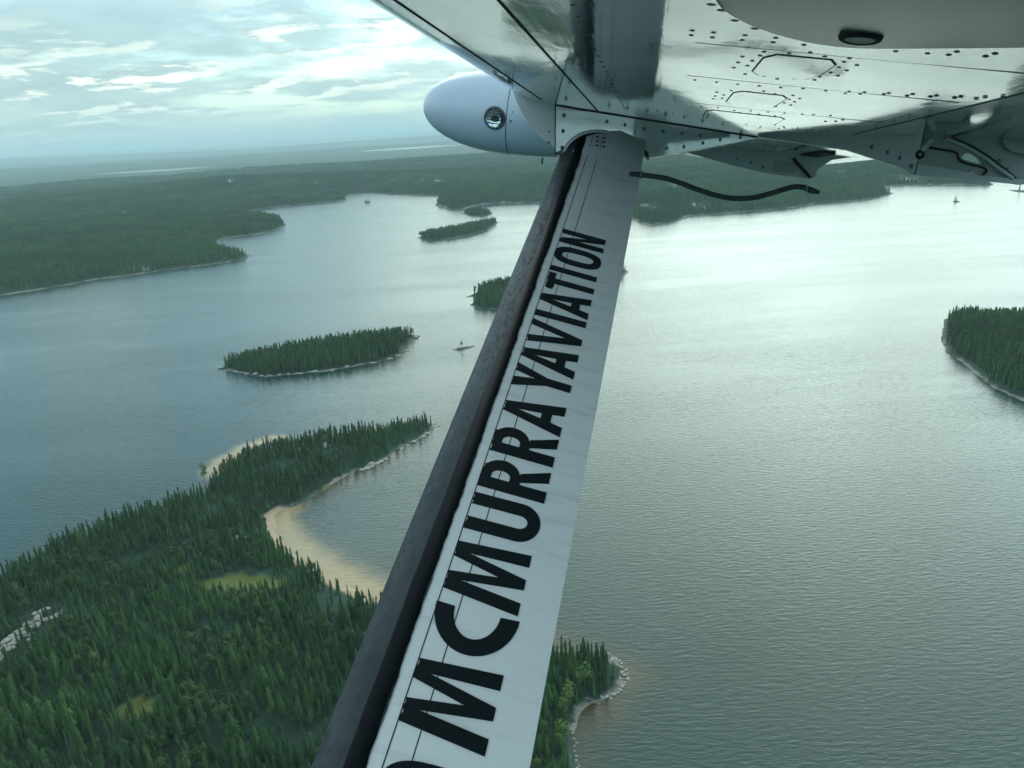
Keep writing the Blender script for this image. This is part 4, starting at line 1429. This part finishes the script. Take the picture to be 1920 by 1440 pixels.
# ------------------------------------------------------------------ pale granite outcrops among the trees
m_granite, nt, bs = mat("pale_granite")
geo = nt.n('ShaderNodeNewGeometry').outputs['Position']
c = nt.mix(nt.noise(geo, 1.4, 6.0, 0.7), (0.24, 0.23, 0.20), (0.50, 0.48, 0.43))
c = nt.mix(nt.map(nt.noise(geo, 0.8, 5.0, 0.6), 0.60, 0.72, 0.0, 0.8), c, (0.09, 0.10, 0.06))
nt.set(bs.inputs['Base Color'], c)
bs.inputs['Roughness'].default_value = 0.9
nt.set(bs.inputs['Normal'], nt.bump(nt.noise(geo, 2.0, 6.0, 0.7), 0.8, 0.3))


def rock_mesh(seed, flat=0.35):
    r = random.Random(seed)
    bm = bmesh.new()
    bmesh.ops.create_icosphere(bm, subdivisions=2, radius=1.0)
    ax = [Vector((r.gauss(0, 1), r.gauss(0, 1), r.gauss(0, 1))).normalized() for _ in range(7)]
    for v in bm.verts:
        d = v.co.normalized()
        k = 1.0
        for i, a in enumerate(ax):
            k = min(k, (0.62 + 0.06 * i) / max(d.dot(a), 0.25))
        k *= r.uniform(.93, 1.05)
        v.co = Vector((d.x * k, d.y * k, d.z * k * flat))
    me = bpy.data.meshes.new("rock")
    bm.to_mesh(me)
    bm.free()
    me.materials.append(m_granite)
    return me


ROCKS = [rock_mesh(s, f) for s, f in ((1, .30), (2, .42), (3, .35), (4, .55), (5, .38))]


def rock(x, y, sx, sy, rz, label, group, land=L_PEN, lift=0.3):
    xa, ya = np.array([x]), np.array([y])
    z = float(land.z(xa, ya, land.sd(xa, ya))[0])
    o = bpy.data.objects.new("rock", random.choice(ROCKS))
    COL.objects.link(o)
    o.location = (x, y, max(z, -0.1) + lift * 0.3 * sx)
    o.scale = (sx, sy, min(sx, sy) * random.uniform(.8, 1.2))
    o.rotation_euler = (random.uniform(-.15, .15), random.uniform(-.15, .15), rz)
    tag(o, label, "rock", group)
    return o


for x, y in [(-161.3, 198.8), (-161.3, 201.6), (-161.0, 204.0), (-161.4, 206.8), (-164.4, 205.8), (-164.2, 210.6), (-161.4, 209.1), (-161.8, 212.3), (-165.0, 208.6), (-161.6, 215.0), (-163.3, 217.2), (-158.7, 215.4), (-160.7, 219.4), (-158.5, 211.2), (-156.2, 207.9), (-164.2, 214.3), (-163.9, 222.7), (-161.4, 224.1), (-154.7, 220.7), (-154.0, 223.6), (-157.4, 218.7)]:
    rock(x + random.uniform(-.4, .4), y, random.uniform(.9, 1.9), random.uniform(1.1, 2.3), random.uniform(0, 3), "pale granite slab showing between spruces at the left edge", "granite slabs at the left edge", lift=.7)
for x, y in [(-112.4, 271.8), (-110.4, 273.2), (-108.2, 272.1), (-113.4, 270.0)]:
    rock(x, y, random.uniform(1.0, 1.6), random.uniform(1.0, 1.9), random.uniform(0, 3), "pale granite slab in the clearing left of the sandy cove", "granite slabs left of the cove", lift=.7)
rock(-101.3, 270.4, 1.0, 1.3, .4, "small pale slab nearest the head of the sandy cove", None, lift=.8)
rock(-142.6, 274.1, 1.3, 1.5, .9, "lone pale boulder deep in the foreground forest", None, lift=1.0)
for x, y in [(-98.3, 361.7), (-96.5, 364.6), (-94.0, 362.0), (-95.6, 360.6)]:
    rock(x, y, random.uniform(1.3, 2.3), random.uniform(1.2, 2.2), random.uniform(0, 3), "pale granite knob in the middle of the narrow wooded point", "granite knobs on the narrow point", lift=.9)
rock(-108.6, 358.5, 1.2, 1.4, .3, "small pale stone among spruces behind the sandy cove", None, lift=.9)
for x, y in [(-71.4, 337.0), (-69.4, 339.2), (-67.8, 341.6), (-66.0, 343.6), (-63.6, 346.4), (-61.2, 349.4), (-70.2, 341.2), (-73.6, 335.6), (-57.5, 358.6), (-54.8, 362.4), (-52.0, 366.6), (-47.8, 373.4), (-46.2, 376.8)]:
    rock(x, y, random.uniform(.8, 1.9), random.uniform(.9, 2.2), random.uniform(0, 3), "pale shore rock on the cove side of the narrow point", "shore rocks along the narrow point", lift=.4)
for x, y in [(-43.2, 390.6), (-41.4, 388.8), (-42.6, 386.2), (-44.4, 383.6), (-40.2, 387.0)]:
    rock(x, y, random.uniform(.7, 1.6), random.uniform(.8, 1.5), random.uniform(0, 3), "rock at the very tip of the narrow point", "rocks off the tip of the point", lift=.4)
rs = random.Random(17)
for k in range(34):
    t = k / 33.0
    P_ = [(23.8, 191.2), (26.6, 187.0), (27.6, 181.0), (25.2, 176.2), (20.4, 172.6)]
    q = t * 4
    i = min(int(q), 3)
    x = P_[i][0] + (P_[i + 1][0] - P_[i][0]) * (q - i) + rs.uniform(-1.3, .9)
    y = P_[i][1] + (P_[i + 1][1] - P_[i][1]) * (q - i) + rs.uniform(-.9, .9)
    rock(x, y, rs.uniform(.3, .75), rs.uniform(.3, .85), rs.uniform(0, 3), "pale shore stone rimming the small wooded point right of the strut", "stones round the small point", lift=.5)
for k in range(12):
    rock(10.6 + rs.uniform(-.6, .5), 164 - 1.5 * k + rs.uniform(-.5, .5), rs.uniform(.22, .5), rs.uniform(.22, .5), rs.uniform(0, 3), "small pale stone on the brown shore at the bottom, right of the strut", "stones on the bottom shore", lift=.5)
# pale shore rocks of the mid-lake island
for k, (x, y) in enumerate([(-205, 525.5), (-199, 519.5), (-191, 513.6), (-183, 508.6), (-176, 504.2), (-169, 500.6), (-164, 498.6), (-158, 499.2), (-151, 500.2), (-144, 501.2), (-133, 502.6), (-121, 505.4), (-112, 509.2), (-97, 515.6), (-86, 524.0), (-80, 531.0), (-77, 543.0), (-72, 578.0)]):
    rock(x + rs.uniform(-1.5, 1.5), y + rs.uniform(-.8, .8), rs.uniform(1.4, 3.6), rs.uniform(.9, 1.8), rs.uniform(-.5, .5), "pale shore rock along the near side of the mid-lake island", "shore rocks of the mid-lake island", L_A, .3)


# ------------------------------------------------------------------ single trees that stand out
def tree(name, x, y, h, mesh_, label, group=None, land=L_PEN, wide=1.0, z=None):
    xa, ya = np.array([x]), np.array([y])
    if z is None:
        z = float(land.z(xa, ya, land.sd(xa, ya))[0])
    e = empty(name, (x, y, z - .05), random.uniform(0, 6))
    e.scale = (h * wide, h * wide, h)
    for nm, me in (("crown", mesh_), ("trunk", TRUNK)):
        c = bpy.data.objects.new(nm, me)
        COL.objects.link(c)
        c.parent = e
    tag(e, label, "tree", group)
    return e


BIRCH_L = "bright green birch at the water's edge right of the strut"
for x, y, h in ((15.2, 176.2, 8.0), (13.4, 174.6, 6.5), (9.4, 169.0, 7.2), (8.6, 166.2, 6.0), (10.6, 171.2, 6.6), (7.4, 157.4, 6.6), (6.6, 154.2, 5.6), (8.4, 160.2, 4.6)):
    tree("birch_tree", x, y, h, random.choice(BROAD), BIRCH_L, "birches right of the strut")
for x, y, h in ((-127.5, 207.5, 8.5), (-114.0, 182.0, 8.0), (-141.0, 192.0, 7.5), (-98.0, 192.5, 7.0)):
    tree("birch_tree", x, y, h * .8, random.choice(MIXED[:3]), "pale olive-green rounded tree among the dark foreground spruces", "rounded trees in the foreground forest", wide=.8)
tree("birch_tree", -147.5, 333.0, 10.5, BROAD[1], "tall dark round-topped tree beside the pale sand spit", wide=.7)
tree("birch_tree", -35.2, 539.0, 6.0, BROAD[0], "lone small green bush on the bare rock islet", z=.7, wide=.7)
for x, y, h in ((713.0, 1226, 10.5), (717.5, 1230, 8.5)):
    tree("spruce_tree", x, y, h, CROWNS[1], "lone spruce on the tiny islet in the bright right-hand water", "spruces on the bright-water islet", z=.8)
for x, y, h in ((-322, 1888, 9), (-318, 1880, 8), (-314, 1886, 9), (-325, 1884, 7)):
    tree("spruce_tree", x, y, h, CROWNS[2], "spruce on the tiny far islet in the lake's narrow arm", "spruces on the far islet", z=1.4, wide=1.5)
for x, y, h in ((874, 1318, 13), (880, 1300, 11), (886, 1305, 9), (890, 1300, 12), (900, 1298, 10)):
    tree("spruce_tree", x, y, h, CROWNS[4], "small spruce on the low islet at the right edge", "spruces on the right-edge islet", z=.9)

# grey snags standing among the spruces
m_snag = plain("grey_deadwood", (0.30, 0.29, 0.27), 0.9, 0, 2, 0.3)
SNAG = mesh("trunk", *trunk_mesh(0.016, 1.0))
SNAG.materials.append(m_snag)
for x, y, h in ((-67.0, 206.0, 9.5), (-69.5, 205.0, 8.5), (-84.0, 219.0, 9.0), (-92.0, 190.0, 8.0), (-58.0, 211.0, 8.6)):
    xa, ya = np.array([x]), np.array([y])
    e = empty("dead_tree", (x, y, float(L_PEN.z(xa, ya, L_PEN.sd(xa, ya))[0])))
    e.scale = (h, h, h)
    t = bpy.data.objects.new("trunk", SNAG)
    COL.objects.link(t)
    t.parent = e
    tag(e, "bare grey dead trunk among the spruces left of the strut", "tree", "dead trunks left of the strut")

lg = tube("driftwood_log", [(14.6, 173.3, .5), (16.4, 172.2, .55), (18.8, 170.4, .15)], lambda t: .16 - .08 * t, m_snag, None, 8, 3)
tag(lg, "bleached driftwood log lying off the small point right of the strut", "log")

# ------------------------------------------------------------------ haze: the air between here and the hills
bm = bmesh.new()
bmesh.ops.create_cube(bm, size=1.0)
me = bpy.data.meshes.new("haze")
bm.to_mesh(me)
bm.free()
haze = bpy.data.objects.new("haze", me)
COL.objects.link(haze)
haze.scale = (140000, 140000, 404)
haze.location = (0, 0, 198)
m_haze = bpy.data.materials.new("haze_air")
m_haze.use_nodes = True
hz = NT(m_haze.node_tree)
ho = hz.n('ShaderNodeOutputMaterial')
pv = hz.n('ShaderNodeVolumePrincipled')
pv.inputs['Color'].default_value = (0.76, 0.95, 1.0, 1)
pv.inputs['Density'].default_value = HAZE_DENSITY
pv.inputs['Anisotropy'].default_value = 0.0
hz.t.links.new(pv.outputs[0], ho.inputs['Volume'])
me.materials.append(m_haze)
tag(haze, "pale blue-green haze that fades the far hills", "haze", kind="stuff")
